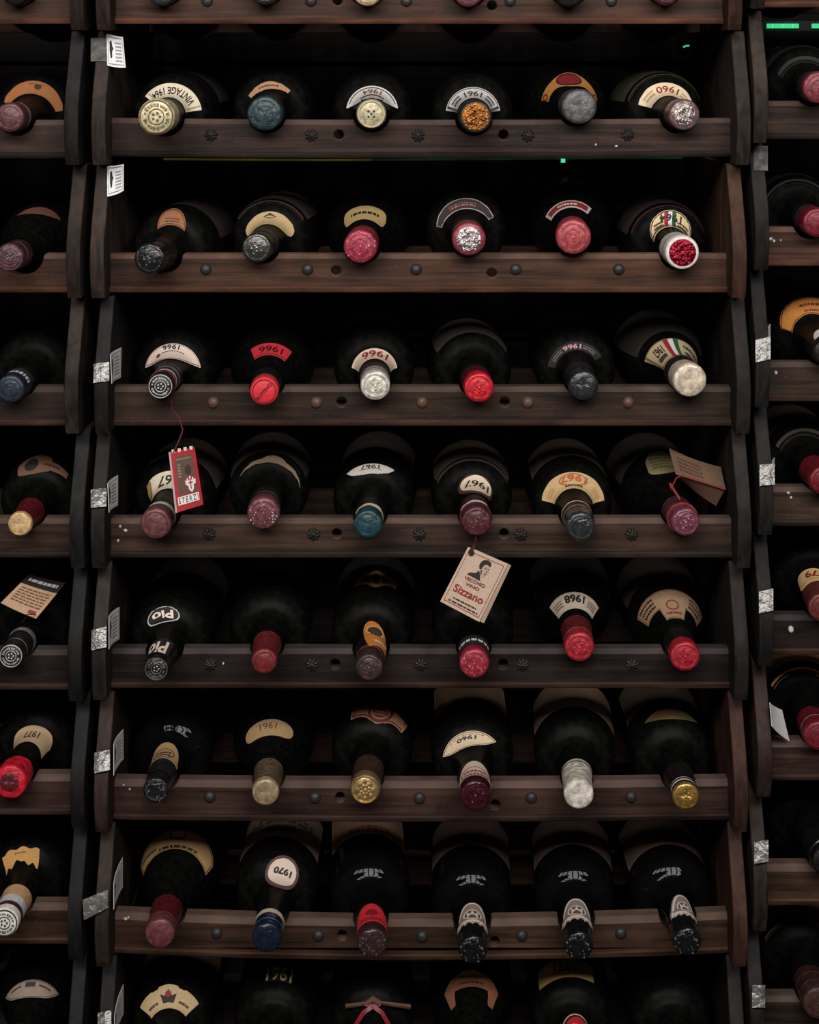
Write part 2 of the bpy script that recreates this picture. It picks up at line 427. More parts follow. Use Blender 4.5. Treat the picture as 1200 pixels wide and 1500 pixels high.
def glass_mesh(kind, dust, prof, q):
    kind = (kind, q)
    if (kind, dust) not in GLASS_MESH:
        vs, fs = lathe(prof, 48)
        me = bpy.data.meshes.new('bottle_glass'); me.from_pydata(vs, [], fs)
        me.polygons.foreach_set('use_smooth', [True] * len(me.polygons)); me.set_sharp_from_angle(angle=math.radians(40))
        me.materials.append(GLASS_DUST if dust else GLASS); GLASS_MESH[(kind, dust)] = me
    return GLASS_MESH[(kind, dust)]

# paper shapes: for t in -1..1 the (lower, upper) extent, +1 towards the neck
def _k(x): return math.sqrt(max(0.0, x))
SHAPE = {
 'band': lambda t: (-1, 1),
 'round': lambda t: (-_k(1 - abs(t) ** 8), _k(1 - abs(t) ** 8)),
 'oval': lambda t: (-_k(1 - t * t), _k(1 - t * t)),
 'crescent': lambda t: (-1, max(-0.97, 1 - 1.05 * t * t - 0.85 * t ** 8)),
 'moon': lambda t: (-(1 - 0.93 * t * t), (1 - 0.93 * t * t)),
 'half': lambda t: (1 - 2 * _k(1 - t * t), 1 - 0.15 * (1 - t * t)),
 'wing': lambda t: (-(0.45 + 0.55 * math.exp(-(t / 0.38) ** 2)), 0.45 + 0.55 * math.exp(-(t / 0.38) ** 2)),
 'wing2': lambda t: (-(0.55 + 0.45 * math.exp(-(t / 0.45) ** 4)) + 0.3 * (t + 1) * 0.2, 0.55 + 0.45 * math.exp(-(t / 0.45) ** 4) + 0.0 * t),
 'arc': lambda t: (-_k(1 - abs(t) ** 7) * (1 - 0.25 * t * t), _k(1 - abs(t) ** 7) * (1 - 0.25 * t * t)),
 'taper': lambda t: (-(1 - 0.5 * t * t), (1 - 0.5 * t * t)),
 'fan': lambda t: (-1 + 0.45 * abs(t) + (0.12 if 0.3 < abs(t) < 0.45 else 0), 1),
 'trap': lambda t: (-1 + 0.5 * max(0, abs(t) - 0.55), 1 - 0.25 * max(0, abs(t) - 0.7)),
 'shield': lambda t: (-1 + 1.6 * abs(t) ** 2.6, 1 - 0.16 * abs(math.sin(t * 9))),
 'swoosh': lambda t: (-(0.25 + 0.75 * _k(1 - ((t - 0.35) / 0.66) ** 2) if t > -0.31 else 0.25 + 0.25 * (t + 1)), (0.3 + 0.7 * _k(1 - ((t - 0.35) / 0.66) ** 2)) if t > -0.31 else 0.3 + 0.25 * (t + 1)),
 'arch': lambda t: (-1, 1 - 1.25 * (1 - min(1, abs(t) / 0.72) ** 2) * 0.0 - (1.55 * max(0.0, 1 - abs(t) / 0.30) ** 0.01 * 0 )),
 'boat': lambda t: (-1 + 0.9 * t ** 4, 1 - 0.35 * (1 - t * t)),
 'collar': lambda t: (-1 + 0.1 * t * t, (0.15 if abs(t) > 0.38 else 1.0)),
 'bigarch': lambda t: (-1 + 0.75 * t * t, 0.1 if abs(t) < 0.62 else 0.1 + 0.9 * min(1, (abs(t) - 0.62) / 0.1)),
 'torn': lambda t: (-0.9 + 0.12 * math.sin(9 * t), 0.8 + 0.18 * math.sin(13 * t + 1) - (0.5 * math.exp(-((t - 0.1) / 0.2) ** 2))),
}
SHAPE['arch'] = SHAPE['band']

class Bottle:
    def __init__(s, rack, row, x, y, z, yaw, R, kind): s.x, s.y, s.z, s.yaw, s.R, s.kind = x, y, z, yaw, R, kind; s.prof, s.q = slim(kind, R); s.cap_end = 0.0
    def r(s, q): return interp(s.prof, q)
    def axis(s, q): return Vector((s.x - math.sin(s.yaw) * q, s.y + math.cos(s.yaw) * q, s.z))
    def topv(s, q):
        p = s.axis(q); return V0 + (ZC - (p.z + s.r(q))) * F_PX / (DIST + p.y)
    def s_of_v(s, v, lo=0.012):
        q = lo
        while q < 0.28:
            if s.topv(q) <= v: return q
            q += 0.0004
        return 0.28
    def phi(s, u, q, lim=80):
        p = s.axis(q); up = U0 + p.x * F_PX / (DIST + p.y); rp = s.r(q) * F_PX / (DIST + p.y)
        k = (u - up) / rp
        return math.radians(max(-lim, min(lim, math.degrees(math.asin(max(-1, min(1, k)))))))
    def pos(s, q, a, off):
        r = s.r(q); d = (s.r(q + 0.002) - s.r(q - 0.002)) / 0.004; n = math.sqrt(1 + d * d)
        rr = r + off / n; return (rr * math.sin(a), q - off * d / n, rr * math.cos(a))

CAPR = [(0.0, 0.86), (0.0006, 0.93), (0.0018, 0.985), (0.0035, 1.0)]
DARKP = (34, 26, 24)
def paper(c): return mat(c, 0.8, 0, 0.08, 900, 0.12)
def ink(c): return mat(c, 0.7, 0, 0, 900, 0.05)

def add_prints(parent, mapf, W, H, prints, outline):
    """prints in paper units: x, y in -1..1 of half width W and half height H"""
    byc = {}
    for p in prints:
        k = p[0]
        if k == 't':
            _, s, x, y, fw, fh, c = p[:7]; bold = p[7] if len(p) > 7 else 0.02
            vs, fs = text2d(s, bold)
            bw = max(q[0] for q in vs) - min(q[0] for q in vs); bh = max(q[1] for q in vs) - min(q[1] for q in vs)
            pts = [(x * W + a / bw * fw * 2 * W, y * H + q / bh * fh * 2 * H) for a, q in vs]
        elif k == 'box':
            _, x0, x1, y0, y1, c = p; n = 12; m = 6
            pts = [((x0 + (x1 - x0) * i / n) * W, (y0 + (y1 - y0) * j / m) * H) for i in range(n + 1) for j in range(m + 1)]
            fs = [(i * (m + 1) + j, i * (m + 1) + j + 1, (i + 1) * (m + 1) + j + 1, (i + 1) * (m + 1) + j) for i in range(n) for j in range(m)]
        elif k == 'oval':
            _, x, y, rx, ry, c = p; n = 32; m = 8
            pts = [(x * W, y * H)] + [(x * W + rx * W * j / m * math.cos(2 * math.pi * i / n), y * H + ry * H * j / m * math.sin(2 * math.pi * i / n)) for j in range(1, m + 1) for i in range(n)]
            fs = [(0, 1 + i, 1 + (i + 1) % n) for i in range(n)]
            fs += [(1 + j * n + i, 1 + (j + 1) * n + i, 1 + (j + 1) * n + (i + 1) % n, 1 + j * n + (i + 1) % n) for j in range(m - 1) for i in range(n)]
        elif k == 'ring':
            _, x, y, rx, ry, wd, c = p; n = 28; pts = []
            for i in range(n):
                a = 2 * math.pi * i / n
                for q in (1, 1 - wd): pts.append((x * W + rx * W * q * math.cos(a), y * H + ry * H * q * math.sin(a)))
            fs = [(2 * i, 2 * i + 1, (2 * i + 3) % (2 * n), (2 * i + 2) % (2 * n)) for i in range(n)]
        elif k == 'border':
            _, ins, wd, c = p; pts = []
            n = len(outline); h = n // 2; e1 = ins * H; e2 = (ins + wd) * H; pts = [None] * (2 * n)
            for i in range(h):
                xl, lo = outline[i]; hi = outline[n - 1 - i][1]; md = (lo + hi) / 2
                for q, e in enumerate((e1, e2)):
                    x = xl * max(0, 1 - e / W)
                    pts[2 * i + q] = (x, min(md, lo + e)); pts[2 * (n - 1 - i) + q] = (x, max(md, hi - e))
            fs = [(2 * i, 2 * i + 1, (2 * i + 3) % (2 * n), (2 * i + 2) % (2 * n)) for i in range(n)]
        elif k == 'lines':                      # rows of tiny illegible print
            _, x0, x1, y0, y1, rows, c = p; pts = []; fs = []; rng = random.Random(rows * 31 + int(W * 1e5))
            for i in range(rows):
                yy = y0 + (y1 - y0) * (i + 0.5) / rows; hh = abs(y1 - y0) / rows * 0.28; x = x0
                while x < x1:
                    l = (x1 - x0) * rng.uniform(0.05, 0.16)
                    kk = len(pts); xe = min(x + l, x1)
                    pts += [(x * W, (yy - hh) * H), (xe * W, (yy - hh) * H), (xe * W, (yy + hh) * H), (x * W, (yy + hh) * H)]
                    fs.append((kk, kk + 1, kk + 2, kk + 3)); x += l + (x1 - x0) * 0.035
        elif k == 'poly':
            _, pl, c = p; pts = [(x * W, y * H) for x, y in pl]; fs = [tuple(range(len(pts)))]
        key = (tuple(c), 0 if k == 't' else 1 + len(byc))
        byc.setdefault(key, []).append((pts, fs))
    for i, ((c, _i), items) in enumerate(byc.items()):
        mb = MB()
        for pts, fs in items: mb.add([mapf(x, y, 0.00025 + 0.00009 * i) for x, y in pts], fs)
        mb.build('print', ink(c), parent)

def put_label(B, root, spec, name='shoulder_label'):
    """spec: u0,u1 picture extent, vt,vb top and bottom along the crest, shape, colour, prints"""
    u0, u1, vt, vb, shp, col, prints = spec[:7]
    opt = spec[7] if len(spec) > 7 else {}
    s0 = B.s_of_v(vb); s1 = max(B.s_of_v(vt), s0 + 0.004)
    if 's' in opt: s0, s1 = opt['s']
    sm = (s0 + s1) / 2; rm = B.r(s0 * 0.4 + s1 * 0.6)
    qa = s0 * 0.35 + s1 * 0.65
    a0, a1 = B.phi(u0, qa, opt.get('lim', 82)), B.phi(u1, qa, opt.get('lim', 82))
    ac, am = (a0 + a1) / 2, (a1 - a0) / 2
    W, H = am * rm, (s1 - s0) / 2; tilt = opt.get('tilt', 0.0)
    flat = shp in ('half', 'oval', 'shield', 'swoosh', 'torn', 'round')
    NT = 24; tab = [B.s_of_v(vb + (vt - vb) * i / NT) for i in range(NT + 1)]
    tab[0], tab[-1] = s0, s1
    for i in range(1, NT + 1): tab[i] = max(tab[i], tab[i - 1] + 1e-5)
    def row_s(f):                     # f 0 at the neck edge .. 1 at the body edge of the paper
        if 's' in opt or f <= 0: return s0 + (s1 - s0) * f
        if f >= 1: return s1 + (s1 - s0) * (f - 1)
        i = min(NT - 1, int(f * NT)); return tab[i] + (tab[i + 1] - tab[i]) * (f * NT - i)
    def mp(x, y, off):
        if tilt: x, y = x * math.cos(tilt) - y * math.sin(tilt), x * math.sin(tilt) + y * math.cos(tilt)
        q = max(0.004, min(0.29, row_s(0.5 - y / (2 * H)))); rl = B.r(q) * 0.75 + rm * 0.25 if flat else rm
        a = max(-1.5, min(1.5, x / rl))
        return B.pos(q, ac - a, (0.0014 if q < B.cap_end + 0.003 else 0.0005) + off)
    f = SHAPE[shp]; nt, ns = 40, 18; vs = []
    cols = [-math.cos(math.pi * i / nt) if shp in ('oval', 'half') else -1 + 2 * i / nt for i in range(nt + 1)]
    for t in cols:
        lo, hi = f(t)
        for j in range(ns + 1): vs.append(mp(t * W, (lo + (hi - lo) * j / ns) * H, 0))
    fs = [(i * (ns + 1) + j, i * (ns + 1) + j + 1, (i + 1) * (ns + 1) + j + 1, (i + 1) * (ns + 1) + j) for i in range(nt) for j in range(ns)]
    lab = build(name, vs, fs, paper(col), root, 60)
    outline = [(t * W, f(t)[0] * H) for t in cols] + [(t * W, f(t)[1] * H) for t in reversed(cols)]
    add_prints(lab, mp, W, H, prints, outline)
    return lab

# capsule finishes
def fin(c, kind='foil'):
    if kind == 'foil': return mat(c, 0.45, 0.25, 0.35, 230, 0.34)
    if kind == 'metal': return mat(c, 0.36, 0.8, 0.35, 240, 0.25)
    if kind == 'wax': return mat(c, 0.42, 0.0, 0.7, 170, 0.36)
    if kind == 'gloss': return mat(c, 0.2, 0.15, 0.6, 240, 0.3)
    if kind == 'crumple': return mat(c, 0.25, 0.75, 1.0, 330, 0.6)
    return mat(c, 0.6, 0, 0.15, 300, 0.15)

def disc_decor(cap, R, d):
    """raised decoration on the end of a capsule, in the plane facing the room"""
    kind, c = d[0], d[1]
    fk = d[2] if len(d) > 2 else 'foil'
    m = fin(c, fk); mb = MB(); y = -0.0003
    def ring(r, wd, h=0.0006):
        vs, fs = lathe([(0.0006, r - wd / 2 - 0.0002), (y - h, r - wd * 0.3), (y - h, r + wd * 0.3), (0.0006, r + wd / 2 + 0.0002)], 32, False); mb.add(vs, fs)
    def glyph(s, x, z, size, rot=0.0, bold=0.03):
        vs, fs = text2d(s, bold); cr, sr = math.cos(rot), math.sin(rot)
        mb.add([(x + (a * cr - q * sr) * size, y - 0.0005, z + (a * sr + q * cr) * size) for a, q in vs], fs)
    def circle_text(s, r, size, start=math.pi / 2, flip=False):
        for i, ch in enumerate(s):
            if ch == ' ': continue
            a = start - 2 * math.pi * i / len(s); glyph(ch, r * math.cos(a), r * math.sin(a), size, a - math.pi / 2)
    def dot(x, z, r, h=0.0007):
        vs, fs = lathe([(0.0004, r), (y - h, r * 0.8), (y - h * 1.3, r * 0.2)], 10); mb.add([(a + x, b_, q + z) for a, b_, q in vs], fs)
    if kind == 'rings':
        ring(R * 0.72, R * 0.07); ring(R * 0.42, R * 0.06); dot(0, 0, R * 0.10)
    elif kind == 'ring':
        ring(R * 0.74, R * 0.08)
    elif kind == 'textring':
        ring(R * 0.88, R * 0.05); ring(R * 0.42, R * 0.05)
        rng = random.Random(int(R * 1e6) + 5)                 # worn, unreadable lettering round the rim, a worn crest inside
        for k in range(22):
            a = 2 * math.pi * k / 22 + rng.uniform(-.05, .05); l = R * rng.uniform(.05, .10)
            if k % 11 == 0: continue
            for q in (-1, 1):
                c0 = (math.cos(a + q * .055), math.sin(a + q * .055))
                mb.add([((R * .64 + e * l) * c0[0] + f * R * .022 * -c0[1], y - .0006, (R * .64 + e * l) * c0[1] + f * R * .022 * c0[0]) for e, f in ((-1, -1), (1, -1), (1, 1), (-1, 1))], [(0, 1, 2, 3)])
        for k in range(5): dot(R * .2 * math.cos(k * 1.257), R * .2 * math.sin(k * 1.257), R * .08)
    elif kind == 'button':
        ring(R * 0.86, R * 0.14, 0.0012)
        m = fin(c, fk); 
        mb2 = MB()
        for k in range(5):
            a = math.pi / 4 + k * math.pi / 2; rr = R * 0.26 if k < 4 else 0
            vs, fs = lathe([(y - 0.0001, R * 0.08), (y - 0.0002, R * 0.05)], 10); mb2.add([(p + rr * math.cos(a), q, t + rr * math.sin(a)) for p, q, t in vs], fs)
        mb2.build('button_hole', ink((38, 34, 30)), cap)
    elif kind == 'flower':
        ring(R * 0.86, R * 0.06)
        for k in range(8):
            a = k * math.pi / 4; dot(R * 0.55 * math.cos(a), R * 0.55 * math.sin(a), R * 0.16); dot(R * 0.28 * math.cos(a + .4), R * 0.28 * math.sin(a + .4), R * 0.10)
        dot(0, 0, R * 0.14)
    elif kind == 'crest':
        ring(R * 0.78, R * 0.06)
        for k in range(9):
            a = k * 2.399; rr = R * 0.17 * math.sqrt(k); dot(rr * math.cos(a), rr * math.sin(a), R * (0.13 - 0.007 * k), 0.0009)
    elif kind == 'word':
        ring(R * 0.80, R * 0.05); glyph(d[3], 0, 0, R * 0.36, 0.85, 0.02)
    elif kind == 'speck':
        rng = random.Random(int(R * 1e6))
        for k in range(26):
            a = rng.uniform(0, 6.28); rr = R * math.sqrt(rng.uniform(0.1, 0.9)) * 0.95; dot(rr * math.cos(a), rr * math.sin(a), R * rng.uniform(0.03, 0.08), 0.0004)
    elif kind == 'inlay':                      # crumpled inner disc inside a plain rim
        q = d[3] if len(d) > 3 else 0.74
        n = 32; vs = [(0, y - 0.0006, 0)]; rng = random.Random(3)
        for j in range(1, 5):
            for k in range(n):
                a = 2 * math.pi * k / n; rr = R * q * j / 4
                vs.append((rr * math.cos(a), y - 0.0004 - (rng.uniform(0, 0.0008) if j < 4 else -0.0002), rr * math.sin(a)))
        fs = [(0, 1 + k, 1 + (k + 1) % n) for k in range(n)] + [(1 + j * n + k, 1 + (j + 1) * n + k, 1 + (j + 1) * n + (k + 1) % n, 1 + j * n + (k + 1) % n) for j in range(3) for k in range(n)]
        mb.add(vs, [f[::-1] for f in fs])
        if len(d) > 4: mb.build('cap_disc', m, cap); mb = MB(); m = fin(d[4], 'foil'); ring(R * 0.5, R * 0.06); ring(R * 0.25, R * 0.06); dot(0, 0, R * 0.1)
    if mb.v: mb.build('emboss' if kind != 'inlay' else 'cap_disc', m, cap, 30)

BOTTLES = {}
def bottle(rack, row, col, tip, ub, Rpx, caps, disc, labels, desc, kind='bordeaux', body=None, cat_group=None, dust=True, wob=0.0, capkind='foil'):
    """tip: picture position of the capsule end; ub: where the axis runs at body depth; caps: (end, colour, finish) from the tip back"""
    u, v = tip
    zaxis = zv(EDGE[rack][row]) + 0.003
    Y = F_PX * (ZC - zaxis) / (v - V0) - DIST if abs(v - V0) > 30 else -0.04
    Y = max(-0.060, min(-0.026, Y))
    p = proj(u, v, Y)
    R = Rpx * (DIST + Y) / F_PX
    xb = xu(ub, 0.12); yaw = -math.atan2(xb - p.x, 0.12 - Y)
    B = Bottle(rack, row, p.x, p.y, p.z, yaw, R, kind)
    ax = B.axis((0.010 - Y) / math.cos(yaw))
    sr = (0.010 - Y) / math.cos(yaw)
    rn = max((B.r(q) + 0.0008 if q < caps[-1][0] + 0.002 else B.r(q)) if q > 0.02 else R for q in (sr - 0.009, sr, sr + 0.009))
    NOTCH.setdefault((rack, row), []).append((ax.x, ax.z, rn))
    sc = (0.175 - Y) / math.cos(yaw); cx = B.axis(sc); rb = max(B.r(sc - 0.009), B.r(sc + 0.009))
    CRADLE.setdefault((rack, row), []).append((cx.x, cx.z, rb, rb + 0.0006 + 0.010 * abs(math.tan(yaw))))
    root = empty('wine_bottle', p); root.rotation_euler = (0, 0, yaw)
    tag(root, desc, 'bottle', cat_group or 'bottles in the %s rack' % rack)
    use('bottle_glass', glass_mesh(kind, dust, B.prof, B.q), root); B.cap_end = caps[-1][0]
    s0 = 0.0
    first = None
    for i, cp in enumerate(caps):
        s1, c = cp[0], cp[1]; fk = cp[2] if len(cp) > 2 else capkind
        g = (lambda s: (R if s < 0.017 else R + (B.r(s) + 0.0006 - R) * min(1, (s - 0.017) / 0.006)) if s < 0.05 else B.r(s) + 0.0006)
        n = max(2, int((s1 - s0) / 0.005))
        pr = [(s0 + (s1 - s0) * k / n, g(s0 + (s1 - s0) * k / n) + 0.00025 * (i % 2)) for k in range(n + 1)]
        if i == 0: pr = [(a, R * f) for a, f in CAPR if a < s1] + [q for q in pr if q[0] > 0.004]
        pr.append((s1 + 0.0002, pr[-1][1] - 0.0008))
        vs, fs = lathe(pr, 36, i == 0, wob)
        o = build('capsule' if i == 0 else 'capsule_band', vs, fs, fin(c, fk), root, 50)
        if i == 0: first = o
        s0 = s1
    if disc:
        for dd in (disc if isinstance(disc, list) else [disc]): disc_decor(first, R, dd)
    for sp in labels:
        nm = 'neck_label' if (len(sp) > 7 and sp[7].get('neck')) else 'shoulder_label'
        put_label(B, root, sp, nm)
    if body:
        vedge, c, ang, prints = body[0], tuple(int(x * (0.40 if row < 4 else 0.55 if row < 6 else 1.15)) for x in body[1]), body[2], body[3] if len(body) > 3 else []  # per-row factor puts the rack's shade and light into the paper colour
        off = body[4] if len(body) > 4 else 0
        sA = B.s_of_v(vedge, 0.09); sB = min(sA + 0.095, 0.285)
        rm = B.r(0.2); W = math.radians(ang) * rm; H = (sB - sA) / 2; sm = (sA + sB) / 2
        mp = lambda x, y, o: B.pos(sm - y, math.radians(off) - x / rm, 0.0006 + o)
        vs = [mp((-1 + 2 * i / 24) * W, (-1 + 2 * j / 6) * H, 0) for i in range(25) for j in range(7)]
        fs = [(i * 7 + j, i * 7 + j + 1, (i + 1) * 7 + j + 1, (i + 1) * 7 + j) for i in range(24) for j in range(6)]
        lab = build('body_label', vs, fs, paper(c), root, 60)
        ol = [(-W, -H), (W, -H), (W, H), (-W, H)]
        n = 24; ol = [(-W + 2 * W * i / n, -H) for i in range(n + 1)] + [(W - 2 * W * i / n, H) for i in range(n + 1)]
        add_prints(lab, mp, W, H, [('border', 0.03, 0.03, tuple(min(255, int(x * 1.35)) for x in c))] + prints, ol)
    BOTTLES[(rack, row, col)] = (root, B)
    return B

CR = (226, 212, 186); TAN = (178, 150, 112); TANO = (190, 140, 84); OLV = (176, 164, 126); BRN = (98, 78, 60); BRND = (74, 60, 50)
BLK = (22, 21, 21); GRY = (62, 62, 63); INK = (40, 32, 28); RED = (190, 30, 38); CRIM = (150, 38, 56); MAU = (112, 66, 72); WHT = (232, 228, 220)
MAR = (82, 28, 36); GLD = (196, 158, 92); SIL = (190, 186, 182); TEAL = (28, 58, 64)
def T(s, x, y, fw, fh, c, b=0.02): return ('t', s, x, y, fw, fh, c, b)
FLAG = [('box', -0.16, -0.02, -0.95, 0.9, (40, 92, 56)), ('box', -0.02, 0.12, -0.95, 0.9, WHT), ('box', 0.12, 0.26, -0.95, 0.9, (170, 34, 40))]
C, Lf, Rt = 'centre', 'left', 'right'
# ---- row 0 (only the capsule undersides hang into view)
bottle(C, 0, 1, (236, -15), 268, 23, [(.05, (34, 40, 42), 'wax')], ('ring', (40, 46, 48)), [], 'dark wax-topped bottle left of the first peg on the highest visible rail')
bottle(C, 0, 2, (388, -16), 402, 23, [(.05, (46, 48, 50), 'gloss')], ('ring', (90, 92, 94)), [], 'black glossy-capped bottle on the highest visible rail between two pegs')
bottle(C, 0, 3, (538, -13), 542, 22, [(.05, (206, 180, 150))], ('ring', (210, 186, 158)), [], 'cream-capped bottle beside the drilled hole on the highest visible rail')
bottle(C, 0, 4, (686, -12), 688, 22, [(.05, MAU)], ('ring', MAU), [], 'mauve-capped bottle beside a drilled hole on the highest visible rail')
bottle(C, 0, 5, (834, -14), 826, 24, [(.05, BLK)], None, [], 'black-capped bottle lying in a dark notch of the highest visible rail')
bottle(C, 0, 6, (976, -14), 960, 22, [(.05, (84, 44, 50))], ('ring', MAU), [], 'wine-red-capped bottle against the right end of the highest visible rail')
# ---- row 1
bottle(C, 1, 1, (229, 171), 266, 27, [(.045, (206, 192, 152)), (.06, BLK)], ('textring', (98, 90, 52), 'paint'),
   [(224, 293, 123, 143, 'band', CR, [T('VINTAGE 1964', .05, .05, .8, .55, INK), ('box', .86, .9, -.9, .9, TAN), ('box', -.9, -.86, -.9, .9, TAN)])],
   'bottle with cream embossed cap and curved VINTAGE 1964 label', body=(106, BRND, 75))
bottle(C, 1, 2, (388, 166), 403, 26, [(.05, (30, 52, 58), 'wax')], ('rings', (34, 58, 64), 'wax'),
   [(366, 424, 121, 131, 'taper', (176, 132, 96), [('lines', -.45, .45, -.4, .4, 1, INK)])], 'bottle with blackish-teal wax cap and thin brown crescent label', wob=.02)
bottle(C, 1, 3, (544, 167), 546, 22, [(.012, (186, 174, 140)), (.06, BLK)], ('button', (196, 184, 150), 'paint'),
   [(508, 579, 127, 146, 'crescent', (206, 202, 196), [('box', -.86, .86, -.84, -.7, INK), ('box', -.5, .5, .3, .44, INK), T('1964', 0, -.2, .32, .34, (130, 84, 60))])], 'bottle with cream button-like cap and white black-bordered crescent label')
bottle(C, 1, 4, (697, 171), 690, 24, [(.01, (60, 52, 40)), (.06, BLK)], [('inlay', (150, 92, 40), 'crumple', .84), ('ring', (170, 122, 60), 'metal')],
   [(648, 732, 129, 146, 'band', (188, 184, 180), [('border', .08, .07, GRY), T('1961', 0, .05, .3, .45, GRY), ('lines', -.8, -.45, -.5, .5, 2, GRY), ('lines', .45, .8, -.5, .5, 2, GRY)])], 'bottle with copper-gold disc cap and grey-white arched label')
bottle(C, 1, 5, (849, 156), 829, 26, [(.05, (74, 72, 72), 'wax')], ('inlay', (92, 90, 90), 'wax', .8),
   [(780, 881, 107, 127, 'wing', (190, 128, 60), [('oval', .03, 0, .36, .86, (58, 24, 20)), ('oval', .03, 0, .32, .7, (132, 30, 34)), ('ring', -.9, 0, .1, .3, .4, (120, 40, 36)), ('ring', .9, 0, .1, .3, .4, (120, 40, 36))])], 'bottle with grey dusty cap and gold collar label with red oval', kind='burgundy')
bottle(C, 1, 6, (1003, 168), 962, 23, [(.03, (116, 92, 94), 'gloss'), (.055, BLK)], ('inlay', (176, 164, 158), 'crumple', .66),
   [(948, 1012, 122, 141, 'trap', (236, 214, 180), [T('1960', 0, 0, .36, .5, (150, 50, 44)), ('lines', -.85, -.45, -.5, .5, 2, TAN), ('lines', .45, .85, -.5, .5, 2, TAN)])], 'bottle with mauve foil cap and cream torn-edged 1960 label', body=(112, (122, 108, 60), 75))
# ---- row 2
bottle(C, 2, 1, (219, 379), 273, 23, [(.03, (34, 33, 34), 'gloss'), (.055, BLK)], ('crest', (60, 60, 62), 'gloss'),
   [(231, 278, 306, 332, 'half', (156, 102, 68), [('border', .1, .08, (90, 50, 34)), ('lines', -.45, .45, 0, .6, 2, INK)])], 'bottle with black crumpled foil cap and orange half-oval label', body=(300, (104, 62, 52), 80))
bottle(C, 2, 2, (376, 363), 405, 22, [(.028, (92, 90, 86), 'metal'), (.05, (58, 60, 60))], ('crest', (120, 116, 108), 'metal'),
   [(354, 435, 311, 329, 'arc', (196, 168, 122), [('poly', [(-.2, -.35), (0, -.8), (.2, -.35), (0, .1)], INK)])], 'bottle with pewter embossed cap and tan crescent label with black diamond', body=(298, (138, 110, 82), 62))
bottle(C, 2, 3, (528, 361), 538, 25, [(.05, (160, 48, 70))], [('rings', (176, 66, 86)), ('speck', (190, 120, 130))],
   [(504, 566, 302, 322, 'round', (190, 160, 106), [('lines', -.6, .6, -.3, .3, 1, INK)])], 'bottle with raspberry-pink ringed cap and small tan band label', kind='burgundy')
bottle(C, 2, 4, (687, 350), 682, 25, [(.024, (142, 56, 68)), (.03, (196, 140, 90)), (.055, BLK)], ('inlay', (196, 184, 184), 'crumple', .72),
   [(640, 720, 291, 307, 'taper', (52, 40, 38), [('border', .0, .14, (176, 166, 158)), ('lines', -.4, .4, -.3, .4, 2, (150, 96, 80))])], 'bottle with crimson-rimmed crumpled silver cap and silver-edged dark arched label')
bottle(C, 2, 5, (840, 347), 836, 26, [(.05, (172, 70, 78))], [('rings', (186, 86, 92)), ('ring', (196, 104, 108))],
   [(803, 864, 294, 305, 'band', (206, 186, 180), [('box', -.88, .88, -.6, .6, (140, 36, 46)), ('lines', -.4, .4, -.35, .35, 1, CR)])], 'bottle with rose-red ringed cap and narrow crimson strip label', kind='burgundy')
bottle(C, 2, 6, (1000, 370), 970, 25, [(.024, WHT, 'paint'), (.045, (196, 192, 186), 'paint'), (.055, BLK)], ('inlay', (150, 24, 46), 'crumple', .8, (190, 44, 66)),
   [(952, 1013, 308, 335, 'half', (232, 206, 160), [('box', -.14, 0, -.85, .8, (40, 92, 56)), ('box', 0, .14, -.85, .8, WHT), ('box', .14, .28, -.85, .8, (170, 34, 40)), ('border', .08, .09, INK), T('1964', 0.05, -.1, .4, .4, INK), ('lines', -.7, -.2, .1, .8, 2, INK), ('lines', .32, .7, .1, .8, 2, INK)])], 'bottle with white cap, red star centre and oval tricolour-flag label', body=(306, (112, 66, 68), 78))
# ---- row 3
bottle(C, 3, 1, (235, 566), 262, 19, [(.026, (34, 33, 34)), (.030, (206, 202, 196), 'paint'), (.040, (44, 43, 43)), (.043, (150, 148, 146), 'paint'), (.06, (58, 40, 38))], ('textring', (214, 210, 204), 'paint'),
   [(212, 281, 504, 526, 'crescent', (230, 208, 192), [('border', .05, .05, (120, 90, 84)), T('1966', .05, -.55, .24, .3, INK), ('lines', -.4, .4, -.12, .12, 1, INK), ('oval', .5, .0, .08, .2, (110, 30, 34))])], 'bottle with black white-lettered cap, cream arched 1966 label and red thread')
bottle(C, 3, 2, (387, 573), 399, 21, [(.016, (226, 44, 56), 'paint'), (.022, (150, 146, 144)), (.055, BLK)], ('word', (98, 12, 20), 'paint', 'RUFFINO'),
   [(370, 427, 503, 521, 'band', (214, 44, 58), [T('1966', 0, -.05, .62, .5, (70, 12, 18)), ('box', -.98, .98, .7, .8, (140, 20, 30))], {'lim': 46})], 'bottle with bright red faceted cap and red rectangular 1966 label', kind='burgundy')
bottle(C, 3, 3, (550, 565), 548, 22, [(.02, (222, 216, 204)), (.034, (182, 176, 166)), (.055, (62, 44, 42))], [('rings', (226, 220, 208)), ('crest', (206, 198, 186))],
   [(522, 582, 511, 526, 'band', (226, 200, 176), [T('1966', -.02, 0, .5, .62, (140, 34, 34))])], 'bottle with off-white wax cap and small cream label with red 1966')
bottle(C, 3, 4, (702, 568), 688, 22, [(.022, (216, 40, 54)), (.045, (92, 24, 30)), (.06, BLK)], [('rings', (224, 56, 66)), ('crest', (196, 36, 48))], [], 'bottle with scarlet ringed cap and wide brown body label', body=(488, (150, 128, 100), 62))
bottle(C, 3, 5, (855, 565), 840, 22, [(.03, (46, 46, 47), 'gloss'), (.055, (38, 38, 39))], ('inlay', (56, 56, 57), 'gloss', .72),
   [(806, 876, 502, 514, 'band', (32, 30, 30), [T('1966', 0, .0, .3, .6, (200, 150, 150)), ('lines', -.8, -.36, -.5, .5, 2, (120, 112, 110)), ('lines', .36, .8, -.5, .5, 2, (120, 112, 110))])], 'bottle with charcoal glossy cap and black label with faint pink 1966')
